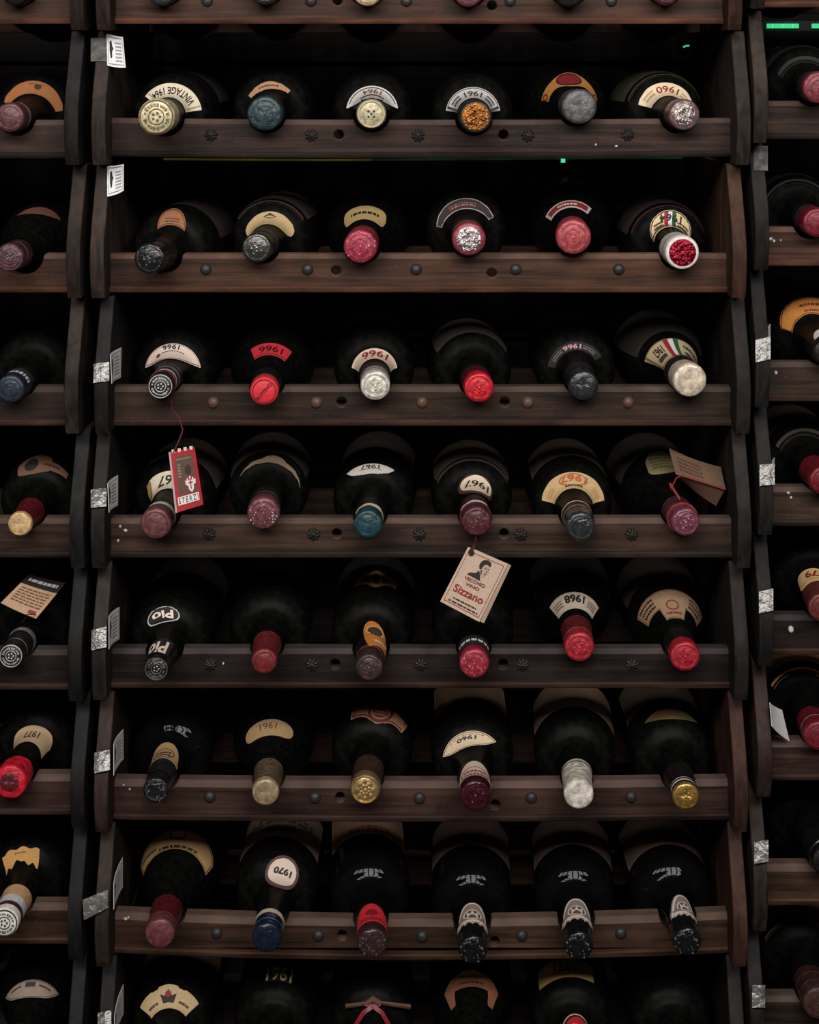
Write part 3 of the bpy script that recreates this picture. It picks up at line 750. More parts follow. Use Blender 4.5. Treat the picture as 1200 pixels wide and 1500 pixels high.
bottle(C, 3, 6, (1011, 557), 972, 25, [(.03, (226, 208, 186)), (.05, (52, 34, 32))], ('inlay', (214, 196, 172), 'wax', .78),
   [(944, 1036, 496, 523, 'band', (202, 184, 142), FLAG + [('border', .06, .05, (120, 100, 70)), T('1967', .55, -.2, .18, .4, INK), ('lines', -.9, -.3, -.5, .0, 1, INK), ('lines', .4, .8, .2, .8, 1, INK), ('lines', -.85, -.3, .2, .8, 1, INK)])], 'bottle with cream cap and olive arched label with tricolour stripe', kind='burgundy', body=(486, (112, 98, 78), 80))
# ---- row 4
bottle(C, 4, 1, (228, 767), 264, 23, [(.02, (116, 70, 72)), (.030, WHT, 'paint'), (.055, BLK)], ('ring', (122, 76, 78)),
   [(210, 284, 691, 716, 'round', CR, [T('1967', .0, 0, .46, .6, INK), ('box', .74, .95, -.8, .8, (150, 116, 60)), ('box', -.95, -.74, -.8, .8, (150, 116, 60))])], 'bottle with dull mauve cap, white neck ring and cream 1967 label', body=(668, (128, 106, 84), 80))
bottle(C, 4, 2, (386, 752), 396, 24, [(.02, (118, 66, 74)), (.03, (44, 42, 44)), (.032, SIL), (.05, BLK)], [('rings', (124, 72, 80)), ('speck', (200, 180, 180))], [(350, 444, 671, 678, 'moon', (132, 110, 88), [])], 'bottle with rosy mauve cap and thin tan crescent at the body edge', body=(662, (92, 76, 62), 72))
bottle(C, 4, 3, (539, 768), 550, 21, [(.022, (30, 66, 74), 'wax'), (.031, (228, 210, 176), 'paint'), (.055, BLK)], ('ring', (40, 78, 84), 'wax'),
   [(510, 576, 680, 695, 'crescent', (196, 186, 178), [T('1967', 0, -.45, .4, .4, INK), ('lines', -.5, .5, -.15, .15, 1, (120, 112, 108))])], 'bottle with deep teal wax cap, cream neck ring and grey crescent label', body=(656, (110, 90, 74), 66), wob=.02)
bottle(C, 4, 4, (698, 764), 690, 22, [(.022, (86, 40, 46), 'wax'), (.031, WHT, 'paint'), (.05, (74, 36, 40))], ('crest', (96, 50, 56), 'wax'),
   [(672, 723, 695, 723, 'oval', (76, 46, 38), [('oval', 0, -.05, .84, .82, (234, 212, 188)), T('1967', 0, 0, .62, .34, INK)])], 'bottle with dark maroon wax cap and oval cream 1967 label', body=(676, (126, 106, 84), 66), wob=.03)
bottle(C, 4, 5, (851, 772), 832, 22, [(.03, (50, 54, 55), 'gloss'), (.034, (140, 146, 146)), (.046, (72, 30, 34)), (.049, (222, 206, 186), 'paint')], ('ring', (66, 70, 72)),
   [(797, 878, 692, 716, 'trap', (206, 172, 122), [T('1967', 0, -.25, .36, .42, (190, 84, 36), .03), ('lines', -.3, .3, .45, .8, 1, INK), ('ring', 0, -.1, .4, .7, .12, (150, 112, 70)), ('box', -.9, -.6, -.3, .3, (186, 150, 100)), ('box', .6, .9, -.3, .3, (186, 150, 100))])], 'bottle with charcoal-green cap and tan label with orange 1967', body=(668, (134, 112, 88), 66))
bottle(C, 4, 6, (1005, 765), 966, 21, [(.025, (124, 66, 84), 'gloss'), (.05, (92, 60, 66), 'gloss')], ('crest', (150, 96, 110), 'gloss'),
   [(945, 1010, 662, 694, 'swoosh', (150, 136, 96), [('lines', -.2, .8, -.5, .5, 4, (100, 86, 60))])], 'bottle with translucent plum cap, red thread and olive label under folded paper', kind='burgundy', body=(662, (104, 88, 72), 80))
# ---- row 5
bottle(C, 5, 1, (229, 980), 262, 18, [(.03, (34, 34, 35), 'gloss'), (.055, BLK)], ('textring', (190, 188, 186), 'metal'),
   [(208, 250, 938, 962, 'band', (24, 23, 23), [T('Pio', 0, 0, .72, .72, (240, 222, 206), .03)], {'neck': 1}),
    (217, 264, 888, 912, 'oval', (206, 200, 194), [('oval', 0, 0, .92, .9, (22, 20, 20)), T('Pio', 0, 0, .62, .5, (240, 222, 206), .03)])], 'bottle with black silver-lettered cap and black oval Pio label', body=(838, (70, 56, 42), 82))
bottle(C, 5, 2, (387, 969), 400, 19, [(.056, (128, 46, 48))], ('ring', (136, 54, 54)), [], 'bottle with plain brick-red long capsule and no visible label')
bottle(C, 5, 3, (541, 978), 548, 20, [(.022, (66, 48, 48), 'wax'), (.027, (46, 60, 56)), (.033, (170, 66, 76)), (.058, BLK)], ('crest', (76, 56, 54), 'wax'),
   [(531, 571, 910, 948, 'half', (206, 124, 46), [('oval', 0, -.25, .62, .36, (70, 56, 40)), ('ring', 0, -.25, .62, .36, .2, (220, 180, 110)), ('lines', -.5, .5, .4, .7, 1, CR)], {'neck': 1, 'tilt': .25}),
    (520, 582, 836, 862, 'wing', (40, 32, 24), [('border', .05, .2, (150, 114, 66)), ('ring', 0, 0, .25, .8, .3, (170, 130, 76))])], 'bottle with dark brown wax cap, pink ring and orange neck label', body=(828, (56, 46, 40), 80))
bottle(C, 5, 4, (695, 972), 692, 22, [(.022, (168, 48, 66)), (.028, (150, 40, 58)), (.030, (214, 206, 198), 'paint'), (.040, BLK), (.042, (190, 184, 178), 'paint')], [('rings', (180, 66, 80)), ('speck', (206, 140, 146))],
   [(670, 722, 932, 946, 'band', (26, 24, 24), [('lines', -.85, .85, -.4, .4, 1, (226, 220, 212))], {'neck': 1})], 'bottle with raspberry cap and black lettered neck band below the hanging portrait tag')
bottle(C, 5, 5, (849, 948), 838, 22, [(.016, (182, 44, 58)), (.018, (206, 150, 110)), (.058, (116, 32, 40))], [('crest', (196, 62, 72)), ('rings', (190, 54, 66))],
   [(793, 885, 868, 892, 'band', (206, 188, 166), [T('1968', 0, -.2, .38, .5, INK, .04), ('lines', -.9, -.5, -.5, .5, 3, (120, 104, 90)), ('lines', .5, .9, -.5, .5, 3, (120, 104, 90))], {'lim': 66})], 'bottle with crimson crested cap and broad cream 1968 label', kind='burgundy', body=(838, (60, 52, 48), 74))
bottle(C, 5, 6, (1004, 962), 974, 22, [(.018, (184, 42, 56)), (.05, BLK)], [('crest', (160, 40, 52)), ('ring', (196, 66, 76))],
   [(936, 1030, 864, 906, 'collar', (176, 140, 110), [('border', .04, .04, (120, 84, 64)), ('lines', -.26, .26, .5, .75, 1, (130, 40, 36)), ('ring', 0, .1, .18, .35, .2, (140, 60, 50)), ('lines', -.9, -.45, -.8, 0, 3, INK), ('lines', .45, .9, -.8, 0, 3, INK)])], 'bottle with crimson cap and wide brown arched label with stepped centre', kind='burgundy', body=(846, (110, 88, 70), 78))
# ---- row 6
bottle(C, 6, 1, (228, 1158), 262, 19, [(.022, (34, 34, 35), 'gloss'), (.05, (40, 40, 41), 'gloss')], [('speck', (170, 168, 166), 'metal'), ('ring', (120, 120, 120), 'metal')],
   [(219, 264, 1088, 1115, 'half', (176, 140, 96), [('ring', 0, .2, .6, .5, .15, (110, 78, 50)), ('lines', -.4, .4, 0, .5, 2, INK)])], 'bottle with black speckled glossy cap and small tan half-moon label', dust=False)
bottle(C, 6, 2, (389, 1161), 402, 20, [(.008, (176, 154, 120)), (.010, (90, 76, 60)), (.056, (112, 94, 74))], ('inlay', (150, 128, 100), 'wax', .8),
   [(360, 430, 1054, 1078, 'arc', (186, 150, 108), [T('1961', 0, -.2, .3, .36, (90, 60, 40), .0)])], 'bottle with bronze-tan capsule and tan crescent label handwritten 1961', kind='burgundy')
bottle(C, 6, 3, (535, 1157), 548, 22, [(.014, (214, 182, 128), 'metal'), (.055, (76, 50, 44))], ('flower', (222, 190, 136), 'metal'),
   [(516, 596, 1022, 1060, 'wing', (176, 126, 92), [('oval', 0, 0, .42, .86, (112, 40, 40)), ('ring', 0, .05, .32, .6, .18, (170, 130, 90)), ('lines', -.2, .2, -.3, .4, 3, (186, 120, 100)), ('border', .06, .08, (92, 50, 40))], {'tilt': -.1})], 'bottle with gold floral embossed cap and dark red medallion label')
bottle(C, 6, 4, (697, 1166), 690, 23, [(.03, (64, 24, 34), 'gloss'), (.055, BLK)], ('crest', (74, 30, 40), 'gloss'),
   [(672, 719, 1117, 1144, 'half', (216, 196, 172), [('ring', 0, .2, .7, .6, .12, (150, 96, 84)), ('lines', -.5, .5, -.1, .6, 2, (150, 70, 64))], {'neck': 1}),
    (659, 718, 1072, 1094, 'crescent', (226, 204, 170), [('border', .06, .05, (120, 90, 66)), T('1960', 0, -.25, .36, .26, INK, .03), ('lines', -.6, .6, -.75, -.55, 1, (120, 90, 66))])], 'bottle with dark burgundy cap and cream arched 1960 label', body=(1024, (140, 112, 88), 62))
bottle(C, 6, 5, (848, 1164), 840, 22, [(.05, (214, 206, 192), 'wax'), (.052, (120, 110, 100)), (.057, (196, 186, 170), 'paint')], ('inlay', (218, 210, 196), 'wax', .86), [], 'bottle with long chalk-white capsule and brown body label', body=(1036, (128, 102, 84), 74))
bottle(C, 6, 6, (1005, 1167), 974, 20, [(.006, (206, 168, 96), 'metal'), (.009, BLK), (.013, WHT, 'paint'), (.016, (30, 24, 22)), (.018, WHT, 'paint'), (.055, (32, 25, 24))], [('inlay', (196, 156, 84), 'metal', .85), ('crest', (214, 174, 100), 'metal')],
   [(944, 1020, 1038, 1054, 'moon', (104, 90, 48), [('lines', -.3, .6, -.4, .4, 2, (120, 60, 40))])], 'bottle with small gold cap, white rings and dark olive crescent label', body=(1026, (84, 68, 54), 70))
# ---- row 7
bottle(C, 7, 1, (234, 1368), 266, 22, [(.014, (120, 64, 68)), (.018, (128, 70, 74)), (.056, (96, 28, 34))], None,
   [(206, 314, 1216, 1250, 'boat', (196, 156, 106), [('border', .06, .06, (92, 56, 40)), ('oval', 0, -.55, .17, .42, (84, 46, 38)), ('oval', 0, -.55, .14, .33, (190, 156, 112)), ('lines', -.5, .4, .3, .6, 1, INK), ('lines', .45, .9, .1, .4, 2, INK)], {'lim': 74})], 'bottle with mauve cap, red capsule and broad tan label with round medallion', kind='burgundy')
bottle(C, 7, 2, (391, 1374), 412, 22, [(.010, (28, 36, 52), 'gloss'), (.013, (64, 110, 150), 'gloss'), (.026, (26, 34, 46), 'gloss'), (.034, (200, 184, 164), 'paint')], None,
   [(387, 434, 1252, 1300, 'oval', (96, 66, 66), [('oval', 0, 0, .82, .82, (226, 206, 188)), T('1970', 0, -.05, .52, .22, INK, .05)])], 'bottle with navy blue-rimmed cap and round cream 1970 label', body=(1226, (112, 92, 78), 70, [('lines', -.3, .3, .3, .7, 3, (60, 48, 42)), ('lines', -.7, .7, -.2, .2, 2, (70, 54, 46))]))
bottle(C, 7, 3, (546, 1382), 540, 22, [(.03, (62, 44, 46), 'gloss'), (.055, BLK)], ('speck', (120, 100, 100)),
   [(523, 568, 1326, 1354, 'half', (214, 36, 50), [('oval', 0, -.1, .3, .3, (130, 20, 30)), ('lines', -.6, .6, .3, .7, 2, (130, 20, 30))], {'neck': 1})], 'bottle with dark brown cap and bright red half-moon neck label', body=(1222, (138, 108, 84), 62, [('lines', -.5, .5, .5, .8, 2, (90, 66, 52))]), dust=False)
for i, (cu, cv, bu, d) in enumerate(((693, 1392, 690, 'beside the drilled hole'), (848, 1386, 838, 'between two round pegs'), (1007, 1380, 970, 'against the right end of the sagging rail'))):
    bottle(C, 7, 4 + i, (cu, cv), bu, 21, [(.034, (26, 26, 27), 'gloss'), (.038, BLK)], ('speck', (110, 110, 110), 'gloss'),
       [(cu - 28, cu + 28, cv - 69, cv - 36, 'shield', (150, 128, 114), [('border', .07, .08, (232, 222, 212)), ('oval', 0, .1, .4, .38, (96, 76, 66)), ('ring', 0, .1, .45, .45, .16, (226, 214, 202)), ('poly', [(-.25, .3), (-.28, -.2), (-.1, .05), (0, -.3), (.1, .05), (.28, -.2), (.25, .3)], (214, 200, 186)), ('box', -.7, .7, .62, .78, (226, 214, 202))], {'neck': 1})],
       'black-waxed bottle with silver crest neck label ' + d, body=(1238, (86, 66, 56), 70, [('lines', -.5, .5, .4, .8, 3, (60, 46, 40))]), wob=.03, dust=False)
# ---- row 8 (necks below the frame)
bottle(C, 8, 1, (232, 1572), 262, 22, [(.05, (70, 30, 36))], ('ring', MAU),
   [(208, 288, 1442, 1478, 'fan', (206, 178, 134), [('poly', [(-.22, .5), (-.26, -.3), (-.12, -.1), (0, -.6), (.12, -.1), (.26, -.3), (.22, .5)], (46, 30, 30)), ('oval', 0, -.2, .1, .3, (150, 40, 44)), ('lines', -.85, -.4, .2, .5, 1, INK), ('lines', .4, .85, .2, .5, 1, INK)], {'lim': 62})], 'bottle with tan fan-shaped label bearing a small dark crest', body=(1400, (96, 76, 60), 72))
bottle(C, 8, 2, (388, 1574), 410, 22, [(.05, BLK)], None, [(390, 430, 1416, 1438, 'band', (20, 19, 18), [T('1961', 0, 0, .92, .9, (206, 180, 130), .015)])], 'dark bottle with 1961 stencilled in gold on its shoulder')
bottle(C, 8, 3, (544, 1574), 546, 22, [(.05, (60, 20, 26))], None, [], 'dark bottle tied with a red ribbon and twig')
bottle(C, 8, 4, (694, 1574), 690, 22, [(.05, BLK)], None,
   [(651, 730, 1422, 1466, 'bigarch', (150, 96, 66), [('lines', -.3, .3, -.7, -.45, 1, (90, 36, 26)), ('lines', -.4, .4, -.3, -.1, 1, INK)])], 'bottle with large rust-brown arch label hugging its shoulder', kind='burgundy')
bottle(C, 8, 5, (846, 1572), 832, 22, [(.05, MAR)], None,
   [(789, 868, 1404, 1432, 'trap', (206, 160, 100), [('border', .08, .08, (206, 186, 150)), T('1971', 0, -.1, .36, .42, (40, 26, 20), .03)], {'lim': 64}),
    (824, 868, 1485, 1522, 'oval', (200, 176, 130), [('oval', 0, 0, .88, .88, (30, 24, 22)), ('oval', 0, 0, .72, .72, (200, 40, 52)), ('lines', -.35, .35, -.2, .3, 2, (226, 190, 160))], {'neck': 1})], 'bottle with olive-tan winged 1971 label and round red neck seal')
bottle(C, 8, 6, (1002, 1574), 972, 22, [(.05, BLK)], None, [], 'unlabelled black bottle at the right end of the lowest tier')
# ---- left rack, column beside the centre rack
bottle(Lf, 0, 1, (22, -14), 68, 22, [(.05, BLK)], None, [], 'black-capped bottle in the top tier of the neighbouring left rack')
bottle(Lf, 1, 1, (14, 172), 62, 22, [(.02, (96, 58, 60)), (.03, (150, 126, 120)), (.05, BLK)], ('ring', (120, 80, 80)),
   [(8, 96, 119, 138, 'taper', (160, 100, 54), [('oval', -.05, -.1, .1, .4, INK), ('lines', -.2, .2, -.6, -.4, 1, INK)])], 'bottle with mauve cap and orange-brown arched label beside dark panel')
bottle(Lf, 2, 1, (14, 377), 68, 21, [(.018, (74, 42, 52), 'wax'), (.022, (206, 200, 198)), (.04, (66, 34, 42), 'wax')], ('textring', (120, 90, 98), 'foil'),
   [(26, 90, 304, 314, 'moon', (112, 66, 50), [])], 'bottle with plum embossed cap and bright silver neck ring', kind='burgundy')
bottle(Lf, 3, 1, (15, 570), 62, 21, [(.03, (42, 50, 66)), (.032, (92, 98, 108)), (.055, BLK)], ('rings', (52, 60, 78)),
   [(8, 48, 541, 552, 'band', (26, 26, 28), [('lines', -.9, .9, -.4, .4, 1, (214, 214, 214))], {'neck': 1})], 'bottle with slate-blue cap and white-lettered black neck')
bottle(Lf, 4, 1, (29, 768), 72, 18, [(.006, (214, 180, 130)), (.008, MAR), (.056, (112, 26, 40))], ('inlay', (206, 172, 122), 'wax', .86),
   [(30, 104, 667, 694, 'swoosh', (112, 78, 56), [('oval', .45, 0, .26, .6, (22, 18, 18)), ('lines', -.6, .0, -.2, .2, 1, INK)])], 'bottle with red capsule, pale cork-like end and brown swoosh label')
bottle(Lf, 5, 1, (16, 961), 62, 18, [(.018, (34, 34, 36)), (.020, SIL), (.044, (36, 36, 38)), (.046, SIL), (.048, (36, 36, 38)), (.05, SIL)], ('textring', (206, 204, 200), 'paint'), [], 'bottle with black cap, fine silver rings and paper booklet')
bottle(Lf, 6, 1, (14, 1146), 68, 25, [(.03, (206, 30, 52), 'wax')], ('inlay', (92, 26, 34), 'wax', .55),
   [(12, 78, 1063, 1092, 'boat', (200, 168, 132), [T('1977', .0, -.1, .3, .3, INK)])], 'bottle with cracked bright red wax cap and beige arched label', wob=.04)
bottle(Lf, 7, 1, (6, 1352), 60, 21, [(.012, WHT, 'paint'), (.017, (112, 28, 44)), (.020, (60, 80, 110)), (.034, (206, 212, 216), 'paint'), (.056, (206, 160, 118), 'paint')], ('textring', (60, 54, 50), 'paint'),
   [(6, 58, 1240, 1268, 'torn', (202, 152, 88), [('lines', -.3, .3, -.5, -.2, 1, (90, 60, 40))])], 'bottle with white cap banded red and blue and torn amber label')
bottle(Lf, 8, 1, (18, 1556), 66, 22, [(.05, BLK)], None,
   [(0, 80, 1436, 1462, 'crescent', (176, 156, 140), [('border', .06, .05, (84, 70, 62)), ('box', -.16, .16, -.75, -.2, (84, 70, 62)), ('lines', -.7, -.3, -.6, -.3, 1, INK), ('lines', .3, .7, -.6, -.3, 1, INK)], {'lim': 66})], 'bottle with large grey-beige crescent label in lowest left tier', kind='burgundy')
# ---- right rack, column beside the centre rack
bottle(Rt, 0, 1, (1216, -53), 1162, 22, [(.05, BLK)], None, [], 'black-capped bottle in the top tier of the right rack')
bottle(Rt, 1, 1, (1200, 128), 1168, 24, [(.02, (120, 50, 56)), (.024, (96, 92, 92), 'gloss'), (.045, (52, 54, 56), 'gloss')], ('rings', (134, 60, 66)), [], 'bottle with dull red cap and grey crumpled neck in right rack', body=(92, (40, 38, 38), 70))
bottle(Rt, 2, 1, (1198, 326), 1156, 22, [(.03, (122, 30, 44)), (.04, (60, 56, 56)), (.055, BLK)], ('ring', (130, 40, 52)), [], 'bottle with blood-red cap and thin grey arc at its body edge', body=(270, (70, 64, 60), 72))
bottle(Rt, 3, 1, (1214, 516), 1180, 22, [(.05, BLK)], None,
   [(1136, 1240, 436, 466, 'boat', (198, 128, 54), [('border', .05, .08, (92, 46, 28)), ('lines', -.3, .3, -.5, -.1, 1, (92, 30, 26)), ('lines', -.2, .2, .1, .5, 1, (92, 30, 26))], {'lim': 72}), (1189, 1225, 484, 508, 'oval', WHT, [('oval', 0, 0, .7, .6, (60, 56, 56))])], 'bottle with amber arched label and white emblem in right rack')
bottle(Rt, 4, 1, (1208, 704), 1166, 22, [(.05, (120, 28, 38))], ('ring', (120, 28, 38)), [], 'bottle with garnet cap and brown body label in right rack', body=(638, (104, 88, 74), 66))
bottle(Rt, 5, 1, (1206, 890), 1182, 22, [(.05, (112, 52, 46))], ('ring', (112, 52, 46)),
   [(1164, 1222, 833, 853, 'round', (226, 190, 130), [T('1979', -.1, -.25, .56, .42, (150, 30, 30), .03), ('lines', -.7, .7, .4, .7, 1, (150, 40, 36))])], 'bottle with rust-brown cap and cream label with red 1979')
bottle(Rt, 6, 1, (1200, 1078), 1166, 22, [(.018, (122, 32, 44)), (.020, SIL), (.045, (112, 28, 40))], ('ring', (130, 40, 52)), [], 'bottle with dark red cap and orange-brown body label in right rack', body=(986, (150, 104, 66), 64))
bottle(Rt, 7, 1, (1212, 1262), 1168, 22, [(.05, BLK)], None,
   [(1174, 1226, 1234, 1262, 'oval', (214, 212, 206), [('oval', 0, .1, .9, .86, (20, 20, 20)), ('oval', 0, .15, .4, .45, (190, 196, 90)), ('oval', .05, .2, .22, .26, (60, 92, 70))], {'neck': 1})], 'bottle with black cap and white-rimmed emblem seal in right rack')
bottle(Rt, 8, 1, (1200, 1470), 1160, 24, [(.016, (74, 50, 46)), (.018, (110, 78, 70)), (.034, (64, 40, 38)), (.036, (104, 72, 64)), (.05, (60, 36, 34))], ('rings', (92, 64, 58)), [], 'bottle with dull brown ridged cap in lowest right tier', body=(1350, (84, 62, 48), 66))
# further columns of the neighbouring racks, beyond the picture's edge
for rk, us, sgn in ((Lf, (-132, -284), 1), (Rt, (1358, 1510), -1)):
    for row in range(9):
        for k, uu in enumerate(us):
            rr = random.Random(row * 7 + k)
            bottle(rk, row, 2 + k, (uu, EDGE[rk][row] + (row - 1) * 4.5 - 6), uu + sgn * 45, 22, [(.05, rr.choice([BLK, MAU, CRIM, GRY, TEAL]))], ('ring', MAU), [], 'plain wine bottle in an outer column of the %s rack' % ('left' if rk == Lf else 'right'), cat_group='outer column bottles of the %s rack' % ('left' if rk == Lf else 'right'))


# ------------------------------------------------------------------ rack tiers
CX0 = [xu(u, YB) for u in PAN_C0]; CX1 = [xu(u, YB) for u in PAN_C1]; LX = [xu(u, YB) for u in PAN_L]; RX = [xu(u, YB) for u in PAN_R]
HOLD = ['with round dark pegs, highest in view', 'with star rosettes, holding the VINTAGE 1964 bottle', 'with dark pegs, holding the tricolour half-oval label',
        'with brown pegs, holding the two scarlet caps', 'with star rosettes, holding the teal wax cap', 'with faint rosettes under the portrait tag',
        'with dark pegs, holding the gold floral cap', 'with dark pegs and a sagging rail', 'holding the ribbon-tied bottle, lowest in view']
HOLDL = ['above the orange-brown arched label', 'holding the orange-brown arched label', 'holding the plum cap with silver ring', 'holding the slate-blue cap', 'holding the cork-like end',
         'holding the black silver-ringed cap', 'holding the cracked red wax cap', 'holding the cap banded red and blue', 'holding the grey-beige crescent label']
HOLDR = ['below which the green light strip glows', 'holding the dull red cap', 'holding the blood-red cap', 'holding the amber arched label', 'holding the garnet cap', 'holding the red 1979 label',
         'holding the dark red cap by the white card', 'holding the white-rimmed emblem seal', 'holding the dull brown ridged cap']
WIDTH = CX1[1] - CX0[1]
for row in range(9):
    tier('centre', row, CX0[row], CX1[row], PANC['C0'][row], PANC['C1'][row], 'notched wooden rack tier ' + HOLD[row])
    tier('left', row, LX[row] - WIDTH, LX[row], PANC['L'][row], PANC['L'][row], 'neighbouring left wooden rack tier ' + HOLDL[row])
    tier('right', row, RX[row], RX[row] + WIDTH, PANC['R'][row], PANC['R'][row], 'neighbouring right wooden rack tier ' + HOLDR[row])
# plinths the stacked tiers stand on, and plank lining behind them
for rk, xa, xb in (('left', LX[8] - WIDTH, LX[8]), ('centre', CX0[8], CX1[8]), ('right', RX[8], RX[8] + WIDTH)):
    zt = zv(JOINT[rk][8]); p = empty('rack_plinth', ((xa + xb) / 2, 0.14, 0))
    tag(p, 'dark wooden plinth carrying the %s rack' % rk, 'plinth', 'rack plinths')
    h = (xb - xa) / 2 + 0.004
    b = MB(); b.box((-h, -0.17, 0.0), (h, 0.17, zt - 0.02)); b.build('body', wood((60, 50, 44), 'X'), p)
    b = MB(); b.box((-h, -0.185, zt - 0.02), (h, 0.175, zt + 0.0004)); b.build('top_board', wood((70, 56, 48), 'X'), p)
lin_ = empty('wall_lining', (0, 0.40, 0)); lin_['kind'] = 'structure'
pv, z = [], 0.0
for i in range(17):
    hgt = 0.145; b = MB(); b.box((-1.2, -0.008, z + 0.0025), (1.2, 0.012, z + hgt - 0.0025)); b.build('plank', wood((36, 31, 29), 'X', 0.6, 0.62, 0.0), lin_); z += hgt

# ------------------------------------------------------------------ price cards taped to the uprights
TAPE = mat((116, 113, 109), 0.22, 0.25, 0.9, 120, 0.35)
CARD = mat((236, 236, 236), 0.6, 0, 0.05, 500, 0.1)
def quad_sheet(px, n=6, bend=0.0):
    """px: four (u, v, Y) corners TL TR BR BL -> bent sheet points"""
    P = [proj(*q) for q in px]; nrm = (P[1] - P[0]).cross(P[3] - P[0]).normalized(); vs = []
    for i in range(n + 1):
        for j in range(n + 1):
            s, t = i / n, j / n
            p = (P[0] * (1 - s) + P[1] * s) * (1 - t) + (P[3] * (1 - s) + P[2] * s) * t
            vs.append(p + nrm * bend * math.sin(math.pi * s))
    fs = [(i * (n + 1) + j, (i + 1) * (n + 1) + j, (i + 1) * (n + 1) + j + 1, i * (n + 1) + j + 1) for i in range(n) for j in range(n)]
    def at(s, t, off=0.0):
        p = (P[0] * (1 - s) + P[1] * s) * (1 - t) + (P[3] * (1 - s) + P[2] * s) * t
        return p + nrm * (bend * math.sin(math.pi * s) + off)
    return vs, fs, P, nrm, at
def sheet(name, px, m, parent, org, n=6, bend=0.0, thick=0.0004):
    vs, fs, P, nrm, at = quad_sheet(px, n, bend)
    k = len(vs); vs2 = [v - org for v in vs] + [v - org + nrm * thick for v in vs]
    f2 = fs + [tuple(i + k for i in f[::-1]) for f in fs]
    rim = [i * (n + 1) for i in range(n + 1)] + [n * (n + 1) + j for j in range(1, n + 1)] + [i * (n + 1) + n for i in range(n - 1, -1, -1)] + [j for j in range(n - 1, 0, -1)]
    f2 += [(rim[i], rim[i - 1], rim[i - 1] + k, rim[i] + k) for i in range(len(rim))]
    return build(name, vs2, f2, m, parent), at, nrm
def face_prints(parent, at, org, items, sgn=-1.0):
    byc = {}
    for it in items:
        k = it[0]
        if k == 'box':
            _, x0, x1, y0, y1, c = it; pts = [(x0 + (x1 - x0) * i / 8, y0 + (y1 - y0) * j / 3) for i in range(9) for j in range(4)]; fs = [(i * 4 + j, i * 4 + 4 + j, i * 4 + 5 + j, i * 4 + 1 + j) for i in range(8) for j in range(3)]
        elif k == 't':
            _, s, x, y, fw, fh, c = it[:7]; vs, fs = text2d(s, it[7] if len(it) > 7 else 0.02)
            bw = max(q[0] for q in vs) - min(q[0] for q in vs); bh = max(q[1] for q in vs) - min(q[1] for q in vs)
            pts = [(x + a / bw * fw, y - q / bh * fh) for a, q in vs]
        elif k == 'poly':
            _, pts, c = it; fs = [tuple(range(len(pts)))]
        elif k == 'frame':
            _, e, wd, c = it; o = [(e, e), (1 - e, e), (1 - e, 1 - e), (e, 1 - e)]; f = e + wd; i_ = [(f, f), (1 - f, f), (1 - f, 1 - f), (f, 1 - f)]
            pts = o + i_; fs = [(q, (q + 1) % 4, 4 + (q + 1) % 4, 4 + q) for q in range(4)]
        elif k == 'lines':
            _, x0, x1, y0, y1, rows, c = it; pts, fs = [], []; rng = random.Random(rows)
            for i in range(rows):
                yy = y0 + (y1 - y0) * (i + .5) / rows; hh = (y1 - y0) / rows * .25; x = x0
                while x < x1:
                    l = (x1 - x0) * rng.uniform(.06, .2); xe = min(x1, x + l); kk = len(pts)
                    pts += [(x, yy - hh), (xe, yy - hh), (xe, yy + hh), (x, yy + hh)]; fs.append((kk, kk + 1, kk + 2, kk + 3)); x += l + .03 * (x1 - x0)
        byc.setdefault((tuple(c), 0 if k == 't' else 1 + len(byc)), []).append((pts, fs))
    for i, ((c, _i), its) in enumerate(byc.items()):
        mb = MB()
        for pts, fs in its: mb.add([at(s, t, sgn * (0.00025 + 0.00008 * i)) - org for s, t in pts], fs)
        mb.build('print', ink(c), parent)

DK = (58, 56, 58)
def price_card(card, tape, label, prints=True, flip=False):
    """card: TL TR BR BL corners; tape: four corners on the front edge of the panel"""
    org = proj(*((card or tape)[3]))
    root = empty('price_card', org); tag(root, label, 'price card', 'cards taped to the uprights')
    if card:
        o, at, nr = sheet('card', card, CARD, root, org, 6, 0.0015)
        if prints: face_prints(o, at, org, [('frame', .06, .03, (170, 170, 172)), ('poly', [(.16, .22), (.26, .18), (.3, .36), (.36, .42), (.28, .52), (.27, .72), (.19, .76), (.15, .5)], (30, 29, 30)), ('lines', .46, .84, .18, .86, 6, (150, 148, 150))])
    if tape: sheet('tape', tape, TAPE, root, org, 6, -0.0006)
Yc = -0.034
def yp(row, v, rack='centre'):       # depth just in front of an upright at height v
    j1 = JOINT[rack][row]; j0 = JOINT[rack][row - 1] if row else TOPJ[rack]; t = (j1 - v) / (j1 - j0)
    for (a, ya), (c, yc) in zip(PROFILE, PROFILE[1:]):
        if t <= c: return ya + (yc - ya) * (t - a) / (c - a) - 0.0012
    return 0.004
def tape4(row, u0, u1, v0, v1, skew=0, rack='centre'):
    return [(u0, v0 + skew, yp(row, v0, rack)), (u1, v0, yp(row, v0, rack)), (u1, v1, yp(row, v1, rack)), (u0, v1 + skew, yp(row, v1, rack))]
price_card([(156, 49, -.001), (180, 54, -.010), (184, 99, -.016), (157, 96, -.0185)], tape4(1, 133, 156, 56, 90), 'white card taped to the upright above the VINTAGE 1964 bottle')
price_card([(157, 243, -.001), (181, 240, -.010), (181, 279, -.014), (157, 288, -.0165)], None, 'white card on the upright above the black crumpled foil cap')
price_card([(162, 519, -.034), (178, 509, .012), (177, 553, .012), (164, 562, -.034)], tape4(3, 137, 160, 530, 558, 3), 'white card silver-taped to the upright by the red thread bottle')
